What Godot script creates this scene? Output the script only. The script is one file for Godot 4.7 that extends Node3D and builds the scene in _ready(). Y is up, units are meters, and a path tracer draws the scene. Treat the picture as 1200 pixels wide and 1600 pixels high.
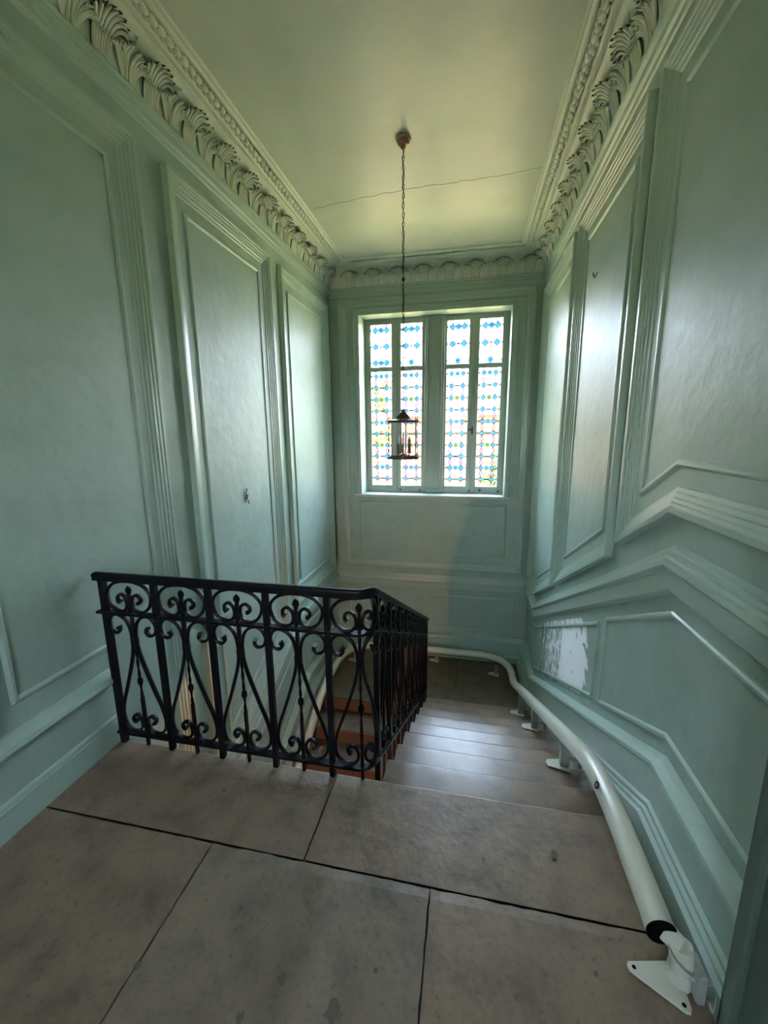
extends Node3D
# A panelled stone staircase: upper landing, flight down to a half-landing under a leaded window, return flight below.

# ---------------------------------------------------------------- mesh builder
class MB extends RefCounted:
	var v := PackedVector3Array()
	var n := PackedVector3Array()
	var idx := PackedInt32Array()

	func tri(a: Vector3, b: Vector3, c: Vector3, hint: Vector3) -> void:
		var x := (b - a).cross(c - a)
		if x.length_squared() < 1e-16:
			return
		x = x.normalized()
		var k := v.size()
		if x.dot(hint) > 0.0:
			v.append(a); v.append(c); v.append(b)
		else:
			v.append(a); v.append(b); v.append(c)
			x = -x
		for i in 3:
			n.append(x)
			idx.append(k + i)

	func quad(a: Vector3, b: Vector3, c: Vector3, d: Vector3, hint: Vector3) -> void:
		var x := (c - a).cross(d - b)
		if x.length_squared() < 1e-16:
			return
		x = x.normalized()
		var flip := x.dot(hint) > 0.0
		if not flip:
			x = -x
		var k := v.size()
		v.append(a); v.append(b); v.append(c); v.append(d)
		for i in 4:
			n.append(x)
		if flip:
			for i in [0, 2, 1, 0, 3, 2]: idx.append(k + i)
		else:
			for i in [0, 1, 2, 0, 2, 3]: idx.append(k + i)

	# quad with a normal of its own at each corner
	func quad_n(p: Array, m: Array) -> void:
		var x: Vector3 = (p[2] - p[0]).cross(p[3] - p[1])
		if x.length_squared() < 1e-18:
			return
		var k := v.size()
		for i in 4:
			v.append(p[i])
			n.append(m[i])
		if x.dot(m[0] + m[1] + m[2] + m[3]) > 0.0:
			for i in [0, 2, 1, 0, 3, 2]: idx.append(k + i)
		else:
			for i in [0, 1, 2, 0, 2, 3]: idx.append(k + i)

	func box(lo: Vector3, hi: Vector3, ch := 0.0) -> void:
		box_at(Transform3D(Basis(), (lo + hi) * 0.5), hi - lo, ch)

	# box with chamfered edges
	func box_at(t: Transform3D, s: Vector3, ch := 0.0) -> void:
		var h := s * 0.5
		ch = minf(ch, minf(h.x, minf(h.y, h.z)) * 0.9)
		for ax in 3:
			var a1 := (ax + 1) % 3
			var a2 := (ax + 2) % 3
			for sg in [-1.0, 1.0]:
				var q: Array = []
				for e in [[-1, -1], [1, -1], [1, 1], [-1, 1]]:
					var p := Vector3()
					p[ax] = sg * h[ax]
					p[a1] = e[0] * (h[a1] - ch)
					p[a2] = e[1] * (h[a2] - ch)
					q.append(t * p)
				var nn := Vector3()
				nn[ax] = sg
				quad(q[0], q[1], q[2], q[3], t.basis * nn)
				if ch > 0.0:
					for sg2 in [-1.0, 1.0]:
						var p0 := Vector3(); var p1 := Vector3(); var p2 := Vector3(); var p3 := Vector3()
						p0[ax] = sg * h[ax]; p0[a1] = sg2 * (h[a1] - ch); p0[a2] = -(h[a2] - ch)
						p1 = p0; p1[a2] = h[a2] - ch
						p2 = p1; p2[ax] = sg * (h[ax] - ch); p2[a1] = sg2 * h[a1]
						p3 = p2; p3[a2] = -(h[a2] - ch)
						var m := Vector3(); m[ax] = sg; m[a1] = sg2
						quad(t * p0, t * p1, t * p2, t * p3, t.basis * m)
		if ch > 0.0:
			for x in [-1.0, 1.0]:
				for y in [-1.0, 1.0]:
					for z in [-1.0, 1.0]:
						tri(t * Vector3(x * h.x, y * (h.y - ch), z * (h.z - ch)), t * Vector3(x * (h.x - ch), y * h.y, z * (h.z - ch)), t * Vector3(x * (h.x - ch), y * (h.y - ch), z * h.z), t.basis * Vector3(x, y, z))

	# round tube through points; radius per point
	func tube(p: Array, r: Array, sides := 8, caps := true, flat := 1.0, up := Vector3.ZERO) -> void:
		var ring: Array = []
		var rn: Array = []
		var u := up
		for i in p.size():
			var t: Vector3 = (p[mini(i + 1, p.size() - 1)] - p[maxi(i - 1, 0)]).normalized()
			if u == Vector3.ZERO:
				u = t.cross(Vector3.UP if absf(t.y) < 0.9 else Vector3.RIGHT)
			u = (u - t * u.dot(t)).normalized()
			var w := t.cross(u)
			var rr: float = r[i] if i < r.size() else r[r.size() - 1]
			var a: Array = []
			var b: Array = []
			for k in sides:
				var an := TAU * k / sides
				a.append(p[i] + (u * cos(an) + w * sin(an) * flat) * rr)
				b.append((u * cos(an) * flat + w * sin(an)).normalized())
			ring.append(a)
			rn.append(b)
		for i in p.size() - 1:
			for k in sides:
				var k2 := (k + 1) % sides
				quad_n([ring[i][k], ring[i + 1][k], ring[i + 1][k2], ring[i][k2]], [rn[i][k], rn[i + 1][k], rn[i + 1][k2], rn[i][k2]])
		if caps:
			var t0: Vector3 = (p[0] - p[1]).normalized()
			var t1: Vector3 = (p[-1] - p[-2]).normalized()
			for k in sides:
				tri(p[0], ring[0][k], ring[0][(k + 1) % sides], t0)
				tri(p[-1], ring[-1][k], ring[-1][(k + 1) % sides], t1)

	# profile of (radius, height) turned about an axis
	func lathe(prof: Array, t: Transform3D, sides := 24) -> void:
		for i in prof.size() - 1:
			var a: Vector2 = prof[i]
			var b: Vector2 = prof[i + 1]
			var d := (b - a)
			if d.length() < 1e-7:
				continue
			var nn := Vector2(-d.y, d.x).normalized()
			for k in sides:
				var q: Array = []
				var m: Array = []
				for e in [[a, k], [b, k], [b, k + 1], [a, k + 1]]:
					var an: float = TAU * e[1] / sides
					q.append(t * Vector3(cos(an) * e[0].x, e[0].y, sin(an) * e[0].x))
					m.append((t.basis * Vector3(cos(an) * nn.x, nn.y, sin(an) * nn.x)).normalized())
				quad_n(q, m)

	func ball(c: Vector3, r: float, s := Vector3.ONE, seg := 10) -> void:
		var rows := maxi(seg / 2, 4)
		for i in rows:
			for k in seg:
				var q: Array = []
				var m: Array = []
				for e in [[i, k], [i + 1, k], [i + 1, k + 1], [i, k + 1]]:
					var th: float = PI * e[0] / rows
					var ph: float = TAU * e[1] / seg
					var d := Vector3(sin(th) * cos(ph), cos(th), sin(th) * sin(ph))
					q.append(c + d * s * r)
					m.append((d / s).normalized())
				var qa: Vector3 = q[0]
				if i == 0:
					tri_n([q[0], q[1], q[2]], [m[0], m[1], m[2]])
				elif i == rows - 1:
					tri_n([q[0], q[1], q[3]], [m[0], m[1], m[3]])
				else:
					quad_n(q, m)

	func tri_n(p: Array, m: Array) -> void:
		var x: Vector3 = (p[1] - p[0]).cross(p[2] - p[0])
		var k := v.size()
		for i in 3:
			v.append(p[i])
			n.append(m[i])
		if x.dot(m[0] + m[1] + m[2]) > 0.0:
			for i in [0, 2, 1]: idx.append(k + i)
		else:
			for i in [0, 1, 2]: idx.append(k + i)

	func torus(c: Vector3, axis: Vector3, rr: float, r: float, seg := 16, sides := 6, stretch := Vector3.ONE) -> void:
		var u := axis.cross(Vector3.UP if absf(axis.y) < 0.9 else Vector3.RIGHT).normalized()
		var w := axis.cross(u).normalized()
		var p: Array = []
		for i in seg + 1:
			var a := TAU * i / seg
			p.append(c + (u * cos(a) + w * sin(a)) * rr * stretch)
		tube(p, [r], sides, false, 1.0, axis)

	func mesh() -> ArrayMesh:
		var m := ArrayMesh.new()
		var a := []
		a.resize(Mesh.ARRAY_MAX)
		a[Mesh.ARRAY_VERTEX] = v
		a[Mesh.ARRAY_NORMAL] = n
		a[Mesh.ARRAY_INDEX] = idx
		m.add_surface_from_arrays(Mesh.PRIMITIVE_TRIANGLES, a)
		return m

# ---------------------------------------------------------------- the room's measures (metres)
const XL := -1.81          # left wall
const XR := 0.815          # right wall
const ZB := -5.40          # window wall
const H := 3.60            # ceiling
const ZF := 2.3            # wall behind
const YH := -1.485         # half-landing
const YB := -3.45          # floor of the hall below
const RISE := 0.165
const GO := 0.3155
const Z0 := -1.62          # front edge of the landing
const SL := 0.505          # slope of the panelling
const SS := 0.523          # slope of the stairs

var M := {}
var names := {}

# ---------------------------------------------------------------- naming
func numbered(parent: Node, called: String) -> String:
	var key := str(parent.get_instance_id()) + called
	var k: int = names.get(key, 0)
	names[key] = k + 1
	return called if k == 0 else "%s_%03d" % [called, k]

func part(called: String, mb, m: Material, parent: Node = self, at := Transform3D()) -> MeshInstance3D:
	var o := MeshInstance3D.new()
	o.name = numbered(parent, called)
	o.mesh = mb.mesh() if mb is MB else mb
	o.material_override = null
	for i in o.mesh.get_surface_count():
		o.set_surface_override_material(i, m)
	o.transform = at
	parent.add_child(o, true)
	return o

func base(called: String, label: String, category: String, at := Vector3.ZERO) -> Node3D:
	var o := Node3D.new()
	o.name = numbered(self, called)
	add_child(o, true)
	o.position = at
	o.set_meta("label", label)
	o.set_meta("category", category)
	return o

func tag(o: Node, label: String, category := "", kind := "", group := "") -> Node:
	if label: o.set_meta("label", label)
	if category: o.set_meta("category", category)
	if kind: o.set_meta("kind", kind)
	if group: o.set_meta("group", group)
	return o

# ---------------------------------------------------------------- materials
func noise_tex(sd: int, freq: float, ramp: Array, size := 512, oct := 4, normal := 0.0, type := FastNoiseLite.TYPE_SIMPLEX_SMOOTH) -> NoiseTexture2D:
	var f := FastNoiseLite.new()
	f.seed = sd
	f.noise_type = type
	f.frequency = freq
	f.fractal_octaves = oct
	var t := NoiseTexture2D.new()
	t.width = size
	t.height = size
	t.seamless = true
	t.noise = f
	if normal > 0.0:
		t.as_normal_map = true
		t.bump_strength = normal
	elif ramp.size():
		var g := Gradient.new()
		var offs := PackedFloat32Array()
		var cols := PackedColorArray()
		for e in ramp:
			offs.append(e[0])
			cols.append(e[1])
		g.offsets = offs
		g.colors = cols
		t.color_ramp = g
	return t

func flat(called: String, c: Color, rough := 0.5, metal := 0.0) -> StandardMaterial3D:
	var m := StandardMaterial3D.new()
	m.resource_name = called
	m.albedo_color = c
	m.roughness = rough
	m.metallic = metal
	M[called] = m
	return m

func tri(m: StandardMaterial3D, sc: Vector3) -> StandardMaterial3D:
	m.uv1_triplanar = true
	m.uv1_world_triplanar = true
	m.uv1_scale = sc
	return m

func make_materials() -> void:
	var paint_n := noise_tex(3, 0.02, [], 512, 5, 2.2)
	var mottle := noise_tex(9, 0.008, [[0.0, Color(0.93, 0.945, 0.93)], [0.5, Color(0.985, 0.985, 0.98)], [1.0, Color(1, 1, 1)]], 512, 5)
	var p := tri(flat("wall_paint", PAINT, 0.46), Vector3.ONE * 0.7)
	p.metallic_specular = 0.42
	p.albedo_texture = mottle
	p.normal_enabled = true
	p.normal_texture = paint_n
	p.normal_scale = 0.35
	var tr := flat("trim_paint", PAINT * Color(1.015, 1.015, 1.01), 0.29)
	tri(tr, Vector3.ONE * 1.1)
	tr.normal_enabled = true
	tr.normal_texture = paint_n
	tr.normal_scale = 0.25
	var ce := tri(flat("ceiling_paint", CEIL, 0.38), Vector3.ONE * 0.35)
	ce.albedo_texture = mottle
	flat("leaf_paint", CEIL * Color(1.0, 1.0, 0.98), 0.33)
	var fo := flat("plaster_paint", CEIL * Color(1.02, 1.02, 1.0), 0.42)
	flat("leaf_shade", Color(0.22, 0.225, 0.185), 0.6)  # dark colour standing in for shade among the leaf fingers
	flat("grime", Color(0.30, 0.31, 0.26), 0.9)
	var st_ramp := [[0.0, Color(0.78, 0.77, 0.76)], [0.3, Color(0.90, 0.89, 0.88)], [0.55, Color(0.96, 0.95, 0.94)], [0.8, Color(1, 0.99, 0.97)], [1.0, Color(1, 0.97, 0.93)]]
	var st_tex := noise_tex(21, 0.006, st_ramp, 1024, 6)
	var grit := noise_tex(31, 0.09, [[0.0, Color(0.72, 0.71, 0.7)], [0.3, Color(0.95, 0.95, 0.95)], [1.0, Color(1, 1, 1)]], 512, 3)
	var st_n := noise_tex(5, 0.03, [], 512, 5, 3.0)
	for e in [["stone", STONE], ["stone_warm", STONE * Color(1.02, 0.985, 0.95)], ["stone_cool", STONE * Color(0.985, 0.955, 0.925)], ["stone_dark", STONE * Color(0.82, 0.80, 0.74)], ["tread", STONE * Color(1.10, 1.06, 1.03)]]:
		var s := tri(flat(e[0], e[1], 1.0), Vector3.ONE * 0.8)
		s.albedo_texture = st_tex
		s.roughness = 0.5
		s.normal_enabled = true
		s.normal_texture = st_n
		s.normal_scale = 0.3
		s.detail_enabled = true
		s.detail_albedo = grit
		s.detail_blend_mode = BaseMaterial3D.BLEND_MODE_MUL
	M.tread.normal_enabled = false
	M.tread.roughness = 0.28
	M.tread.metallic_specular = 0.52
	flat("riser_red", Color(0.43, 0.335, 0.30), 0.6)
	flat("stain", STONE * Color(0.72, 0.72, 0.72), 0.7)
	flat("joint", Color(0.09, 0.085, 0.075), 0.95)
	var ir := tri(flat("iron", Color(0.055, 0.055, 0.07), 0.36), Vector3.ONE * 3.0)
	ir.metallic_specular = 0.3
	ir.normal_enabled = true
	ir.normal_texture = paint_n
	ir.normal_scale = 0.3
	var lift := flat("lift_cream", Color(0.80, 0.79, 0.72), 0.28)
	flat("lift_grey", Color(0.60, 0.61, 0.57), 0.4)
	flat("rubber", Color(0.008, 0.008, 0.012), 0.7)
	M.rubber.metallic_specular = 0.2
	flat("rack_steel", Color(0.16, 0.16, 0.15), 0.45, 0.5)
	flat("steel", Color(0.6, 0.6, 0.6), 0.3, 0.9)
	flat("bronze", Color(0.25, 0.19, 0.15), 0.42, 0.6)
	flat("canopy_brass", Color(0.62, 0.47, 0.40), 0.35, 0.6)
	flat("chain", Color(0.17, 0.15, 0.12), 0.45, 0.6)
	flat("candle", Color(0.28, 0.25, 0.23), 0.6)
	flat("bulb", Color(0.62, 0.6, 0.62), 0.2)
	var lg := flat("lantern_glass", Color(0.95, 0.9, 0.85, 0.10), 0.03)
	lg.transparency = BaseMaterial3D.TRANSPARENCY_ALPHA
	var wg := flat("window_glass", Color(0.95, 0.97, 0.95, 0.05), 0.02)
	wg.transparency = BaseMaterial3D.TRANSPARENCY_ALPHA
	for e in GLASS:
		var g := flat(e[0], e[1], 0.3)
		g.backlight_enabled = true
		g.backlight = e[2]
	flat("lead", Color(0.40, 0.19, 0.28), 0.7)
	flat("lead_grey", Color(0.24, 0.27, 0.31), 0.7)
	flat("sash_paint", SASH, 0.4)
	flat("sill_paint", Color(0.74, 0.76, 0.74), 0.35)
	flat("door_paint", Color(0.30, 0.37, 0.32), 0.4)
	flat("plaster_bare", Color(0.93, 0.93, 0.92), 0.8)
	var br := tri(flat("brick_far", Color(0.47, 0.27, 0.17), 0.9), Vector3(0.8, 2.4, 0.8))
	br.albedo_texture = noise_tex(41, 0.03, [[0.0, Color(0.6, 0.55, 0.5)], [0.5, Color(0.95, 0.9, 0.85)], [1.0, Color(1, 1, 1)]], 256, 3)
	flat("roof_slate", Color(0.42, 0.36, 0.36), 0.8)
	flat("stone_pale", Color(0.75, 0.7, 0.62), 0.8)
	flat("pane_far", Color(0.2, 0.24, 0.28), 0.15)
	var lw := tri(flat("lawn", Color(0.66, 0.60, 0.45), 0.95), Vector3.ONE * 0.3)
	lw.albedo_texture = noise_tex(43, 0.05, [[0.0, Color(0.7, 0.75, 0.6)], [1.0, Color(1, 1, 1)]], 256, 4)
	var lf := flat("leaf_green", Color(0.36, 0.43, 0.18), 0.7)
	lf.backlight_enabled = true
	lf.backlight = Color(0.25, 0.3, 0.1)
	var lf2 := flat("leaf_yellow", Color(0.46, 0.46, 0.2), 0.7)
	lf2.backlight_enabled = true
	lf2.backlight = Color(0.3, 0.3, 0.1)
	flat("bark", Color(0.28, 0.22, 0.17), 0.9)
	var sh := flat("lamp_shade", Color(0.9, 0.7, 0.5), 0.6)
	sh.emission_enabled = true
	sh.emission = Color(1.0, 0.66, 0.36)
	sh.emission_energy_multiplier = 1.5

const PAINT := Color(0.602, 0.68, 0.632)
const CEIL := Color(0.73, 0.76, 0.705)
const STONE := Color(0.53, 0.47, 0.405)
const SASH := Color(0.56, 0.61, 0.56)
const GLASS := [["glass_blue", Color(0.05, 0.25, 0.4), Color(0.14, 0.285, 0.345)], ["glass_deep_blue", Color(0.03, 0.12, 0.4), Color(0.05, 0.22, 0.42)], ["glass_green", Color(0.2, 0.35, 0.1), Color(0.24, 0.29, 0.10)], ["glass_pink", Color(0.45, 0.2, 0.3), Color(0.62, 0.36, 0.50)], ["glass_red", Color(0.4, 0.08, 0.12), Color(0.56, 0.14, 0.22)]]

# ---------------------------------------------------------------- plane maps: (a, b, height off the wall) -> point
func on_left(a: float, b: float, h: float) -> Vector3: return Vector3(XL + h, b, a)
func on_right(a: float, b: float, h: float) -> Vector3: return Vector3(XR - h, b, a)
func on_back(a: float, b: float, h: float) -> Vector3: return Vector3(a, b, ZB + h)

func y_right(d: float, z: float) -> float:
	var zt := -1.58 - 0.15 * d
	if z > zt: return d
	return d - minf(zt - z, 2.94) * SL
func k_right(d: float) -> float: return -1.58 - 0.15 * d
func k_left(d: float) -> float: return -4.19 + 0.15 * d
func y_left(d: float, z: float) -> float:
	return YH + d - maxf(0.0, z - k_left(d)) * SL

# a moulding that follows the wall: profile of (offset, height), each offset a polyline of its own
func run(mb: MB, prof: Array, line: Callable, map: Callable) -> void:
	for j in prof.size() - 1:
		var a: Vector2 = prof[j]
		var b: Vector2 = prof[j + 1]
		var la: Array = line.call(a.x)
		var lb: Array = line.call(b.x)
		var d := b - a
		for i in la.size() - 1:
			var w: Vector3 = map.call(0.0, 0.0, 1.0) - map.call(0.0, 0.0, 0.0)
			var hint := Vector3.UP * d.y + w * (-d.x)
			mb.quad(map.call(la[i].x, la[i].y, a.y), map.call(la[i + 1].x, la[i + 1].y, a.y), map.call(lb[i + 1].x, lb[i + 1].y, b.y), map.call(lb[i].x, lb[i].y, b.y), hint)

func inset(poly: Array, u: float, closed := true) -> Array:
	var area := 0.0
	var c := poly.size()
	for i in c:
		area += poly[i].cross(poly[(i + 1) % c])
	var sg := 1.0 if area > 0.0 else -1.0
	var out: Array = []
	for i in c:
		var e0: Vector2 = (poly[i] - poly[(i - 1 + c) % c]).normalized()
		var e1: Vector2 = (poly[(i + 1) % c] - poly[i]).normalized()
		if not closed and i == 0: e0 = e1
		if not closed and i == c - 1: e1 = e0
		var n0 := Vector2(-e0.y, e0.x) * sg
		var n1 := Vector2(-e1.y, e1.x) * sg
		out.append(poly[i] + (n0 + n1) / (1.0 + n0.dot(n1)) * u)
	return out

# a mitred frame round a polygon: profile of (inset, height)
func frame(mb: MB, poly: Array, prof: Array, map: Callable, closed := true) -> void:
	var w: Vector3 = map.call(0.0, 0.0, 1.0) - map.call(0.0, 0.0, 0.0)
	for j in prof.size() - 1:
		var a: Vector2 = prof[j]
		var b: Vector2 = prof[j + 1]
		var pa := inset(poly, a.x, closed)
		var pb := inset(poly, b.x, closed)
		var pc := inset(poly, a.x + 0.01, closed)
		for i in poly.size() - (0 if closed else 1):
			var k := (i + 1) % poly.size()
			var mid: Vector2 = (pc[i] + pc[k]) * 0.5 - (pa[i] + pa[k]) * 0.5
			var inw: Vector3 = (map.call(mid.x, mid.y, 0.0) - map.call(0.0, 0.0, 0.0)).normalized()
			var d := b - a
			mb.quad(map.call(pa[i].x, pa[i].y, a.y), map.call(pa[k].x, pa[k].y, a.y), map.call(pb[k].x, pb[k].y, b.y), map.call(pb[i].x, pb[i].y, b.y), inw * (-d.y) + w * d.x)

func fill(mb: MB, poly: Array, h: float, map: Callable) -> void:
	var w: Vector3 = map.call(0.0, 0.0, 1.0) - map.call(0.0, 0.0, 0.0)
	var pk := PackedVector2Array()
	for p in poly: pk.append(p)
	var t := Geometry2D.triangulate_polygon(pk)
	for i in range(0, t.size(), 3):
		var q: Array = []
		for k in 3: q.append(map.call(pk[t[i + k]].x, pk[t[i + k]].y, h))
		mb.tri(q[0], q[1], q[2], w)

const BOLECTION := [Vector2(0, 0), Vector2(0, .038), Vector2(.004, .043), Vector2(.022, .043), Vector2(.026, .036), Vector2(.040, .034), Vector2(.044, .027), Vector2(.058, .025), Vector2(.062, .018), Vector2(.078, .016), Vector2(.084, .009), Vector2(.100, .007), Vector2(.105, 0)]
const BEAD := [Vector2(.0, 0), Vector2(.003, .008), Vector2(.011, .014), Vector2(.021, .014), Vector2(.028, .008), Vector2(.031, .004)]
const CAP := [Vector2(1.158, 0), Vector2(1.152, .009), Vector2(1.137, .011), Vector2(1.134, .021), Vector2(1.120, .023), Vector2(1.116, .035), Vector2(1.103, .038), Vector2(1.098, .050), Vector2(1.078, .053), Vector2(1.068, .046), Vector2(1.060, .036), Vector2(0.985, .034), Vector2(0.979, .027), Vector2(.973, .007), Vector2(.966, 0)]
const SKIRT := [Vector2(.312, 0), Vector2(.303, .028), Vector2(.287, .060), Vector2(.272, .063), Vector2(.258, .055), Vector2(.120, .054), Vector2(.113, .068), Vector2(.103, .070), Vector2(.096, .066), Vector2(.089, .079), Vector2(.079, .083), Vector2(.071, .098), Vector2(0, .105), Vector2(-.22, .105)]

# one framed panel: the bolection frame, the bead inside it and the field
func panel(wall: Node, poly: Array, map: Callable, bol := true, off := 0.175) -> void:
	if bol:
		var a := MB.new()
		frame(a, poly, BOLECTION, map)
		part("panel_frame", a, M.trim_paint, wall)
	var q := inset(poly, off) if bol else poly
	var b := MB.new()
	frame(b, q, BEAD, map)
	part("panel_bead", b, M.trim_paint, wall)
	var f := MB.new()
	fill(f, inset(q, 0.031), 0.004, map)
	part("panel_field", f, M.wall_paint, wall)

# ---------------------------------------------------------------- everything
func _ready() -> void:
	make_materials()
	# camera
	var cam := Camera3D.new()
	cam.name = "camera"
	add_child(cam)
	cam.position = Vector3(0, 1.6, 0)
	cam.basis = Basis(Vector3.UP, deg_to_rad(11.62139)) * Basis(Vector3.RIGHT, deg_to_rad(-10.97745)) * Basis(Vector3.BACK, deg_to_rad(-0.5303))
	cam.fov = rad_to_deg(2.0 * atan(800.0 / 642.0))
	cam.near = 0.03
	cam.far = 300.0
	cam.current = true
	# sky and exposure
	var env := Environment.new()
	var sk := ProceduralSkyMaterial.new()
	sk.sky_top_color = Color(0.78, 0.88, 1.0)
	sk.sky_horizon_color = Color(0.97, 0.985, 1.0)
	sk.ground_horizon_color = Color(0.75, 0.78, 0.66)
	sk.ground_bottom_color = Color(0.5, 0.52, 0.4)
	sk.sky_energy_multiplier = 1.0
	var sky := Sky.new()
	sky.sky_material = sk
	env.background_mode = Environment.BG_SKY
	env.sky = sky
	env.background_energy_multiplier = 9.0
	env.tonemap_mode = Environment.TONE_MAPPER_LINEAR
	env.tonemap_exposure = 6.8
	env.sdfgi_enabled = true
	env.ssao_enabled = true
	env.ssil_enabled = true
	var we := WorldEnvironment.new()
	we.name = "world_environment"
	we.environment = env
	add_child(we)

	# sun: high at the side of the house, so that it lights the garden but does not enter the window
	var sun := DirectionalLight3D.new()
	sun.name = "sun"
	sun.light_color = Color(1.0, .95, .86)
	sun.light_energy = 12.0
	sun.light_angular_distance = .6
	sun.shadow_enabled = true
	sun.sky_mode = DirectionalLight3D.SKY_MODE_LIGHT_ONLY
	add_child(sun)
	sun.look_at_from_position(Vector3(1.0, 1.05, .33) * 30.0, Vector3.ZERO)

	walls()
	stairs()
	window()
	cornice()
	railing()
	stairlift()
	lantern()
	small_things()
	outside()

func rect(a0: float, b0: float, a1: float, b1: float) -> Array:
	return [Vector2(a0, b0), Vector2(a1, b0), Vector2(a1, b1), Vector2(a0, b1)]

# ---------------------------------------------------------------- walls
func walls() -> void:
	# ceiling
	var c := MB.new()
	c.box(Vector3(XL - .3, H, ZB - .4), Vector3(XR + .3, H + .25, ZF + .3))
	var ceil := part("ceiling", c, M.ceiling_paint)
	tag(ceil, "smooth pale green painted ceiling with a fine crack above the lantern", "ceiling", "structure")
	var cr := MB.new()
	var rng := RandomNumberGenerator.new()
	rng.seed = 5
	var cp: Array = []
	for i in 41:
		var t := i / 40.0
		cp.append(Vector3(lerpf(-1.45, 0.52, t), H - .0006, lerpf(-3.99, -3.77, t) + 0.03 * sin(t * 5.0) + rng.randf_range(-.012, .012)))
	cr.tube(cp, [.0012], 5, true, 1.0)
	part("crack", cr, M.grime, ceil)

	# left wall
	var w := MB.new()
	w.box(Vector3(XL - .3, YB, ZB - .4), Vector3(XL, H + .05, ZF + .3))
	var left := part("wall_left", w, M.wall_paint)
	tag(left, "tall left wall of mint green framed panels running above the lower flight", "wall", "structure")
	var ml := on_left
	var b := 1.24
	for e in [[-2.42, -3.72], [-3.93, -5.25]]:
		var poly: Array = [Vector2(e[0], 3.15), Vector2(e[1], 3.15), Vector2(e[1], y_left(b, e[1]))]
		if k_left(b) > e[1] and k_left(b) < e[0]: poly.append(Vector2(k_left(b), YH + b))
		poly.append(Vector2(e[0], y_left(b, e[0])))
		panel(left, poly, ml)
	# the big panel that passes down beside the landing
	var a := MB.new()
	var bolp: Array = [Vector2(-1.0, .40), Vector2(-1.0, 3.15), Vector2(-2.195, 3.15), Vector2(-2.195, y_left(b, -2.195)), Vector2(-1.66, y_left(b, -1.66))]
	frame(a, bolp, BOLECTION, ml, false)
	part("panel_frame", a, M.trim_paint, left)
	var bd := MB.new()
	var lp: Array = [Vector2(-1.165, .51), Vector2(-1.165, 2.985), Vector2(-2.03, 2.985), Vector2(-2.03, y_left(b + .2, -2.03)), Vector2(-1.64, y_left(b + .2, -1.64)), Vector2(-1.64, .51)]
	frame(bd, lp, BEAD, ml)
	part("panel_bead", bd, M.trim_paint, left)
	var fd := MB.new()
	fill(fd, inset(lp, .031), .004, ml)
	part("panel_field", fd, M.wall_paint, left)
	# near panel, mostly out of frame
	panel(left, rect(-.80, .40, 1.9, 3.15), ml)
	# sloped dado cap and skirting of the lower flight
	var lline := func(d: float) -> Array:
		return [Vector2(ZB, YH + d), Vector2(k_left(d), YH + d), Vector2(-.4, y_left(d, -.4))]
	var m := MB.new()
	run(m, CAP, lline, ml)
	part("dado_cap", m, M.trim_paint, left)
	m = MB.new()
	run(m, SKIRT, lline, ml)
	part("skirting", m, M.trim_paint, left)
	for e in [[-5.2, -4.2], [-4.08, -2.55], [-2.43, -1.0]]:
		var poly: Array = [Vector2(e[0], y_left(.88, e[0])), Vector2(e[0], y_left(.39, e[0])), Vector2(e[1], y_left(.39, e[1])), Vector2(e[1], y_left(.88, e[1]))]
		panel(left, poly, ml, false)
	# low dado of the landing: skirting board with a bead and a sloping cap
	var bl := func(d: float) -> Array: return [Vector2(Z0, d), Vector2(ZF, d)]
	var bb := MB.new()
	var lprof: Array = [Vector2(.405, 0), Vector2(.398, .008), Vector2(.372, .052), Vector2(.355, .058), Vector2(.343, .052), Vector2(.338, .022), Vector2(.15, .022), Vector2(.143, .032), Vector2(.132, .036), Vector2(.124, .030), Vector2(.118, .036), Vector2(.108, .036), Vector2(0, .040)]
	run(bb, lprof, bl, ml)
	# the end of that board, closed towards the stairwell
	var ends: Array = []
	for p in lprof: ends.append(Vector2(p.y, p.x))
	ends.append(Vector2(0, 0))
	fill(bb, ends, 0.0, func(x: float, y: float, h: float) -> Vector3: return Vector3(XL + x, y, Z0 - h))
	var bs := part("baseboard_left", bb, M.trim_paint)
	tag(bs, "low green dado board with sloping cap along the left of the landing", "baseboard", "structure")

	# right wall
	w = MB.new()
	w.box(Vector3(XR, YB, ZB - .4), Vector3(XR + .3, H + .05, ZF + .3))
	var right := part("wall_right", w, M.wall_paint)
	tag(right, "right wall with mint green panelling that slopes down with the upper flight", "wall", "structure")
	var mr := on_right
	panel(right, [Vector2(-1.04, 3.15), Vector2(-2.32, 3.15), Vector2(-2.32, y_right(1.28, -2.32)), Vector2(k_right(1.28), 1.28), Vector2(-1.04, 1.28)], mr)
	for e in [[-2.45, -3.72], [-3.86, -5.25]]:
		var poly: Array = [Vector2(e[0], 3.15), Vector2(e[1], 3.15), Vector2(e[1], y_right(b, e[1]))]
		var kb := k_right(b) - 2.94
		if kb > e[1] and kb < e[0]: poly.append(Vector2(kb, YH + b))
		poly.append(Vector2(e[0], y_right(b, e[0])))
		panel(right, poly, mr)
	var rline := func(d: float) -> Array:
		return [Vector2(-1.0, d), Vector2(k_right(d), d), Vector2(k_right(d) - 2.94, YH + d), Vector2(ZB, YH + d)]
	m = MB.new()
	run(m, CAP, rline, mr)
	part("dado_cap", m, M.trim_paint, right)
	m = MB.new()
	run(m, SKIRT, rline, mr)
	part("skirting", m, M.trim_paint, right)
	var dadopanels: Array = []
	dadopanels.append([Vector2(-1.04, .90), Vector2(k_right(.90), .90), Vector2(-2.43, y_right(.90, -2.43)), Vector2(-2.43, y_right(.375, -2.43)), Vector2(k_right(.375), .375), Vector2(-1.04, .375)])
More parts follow.
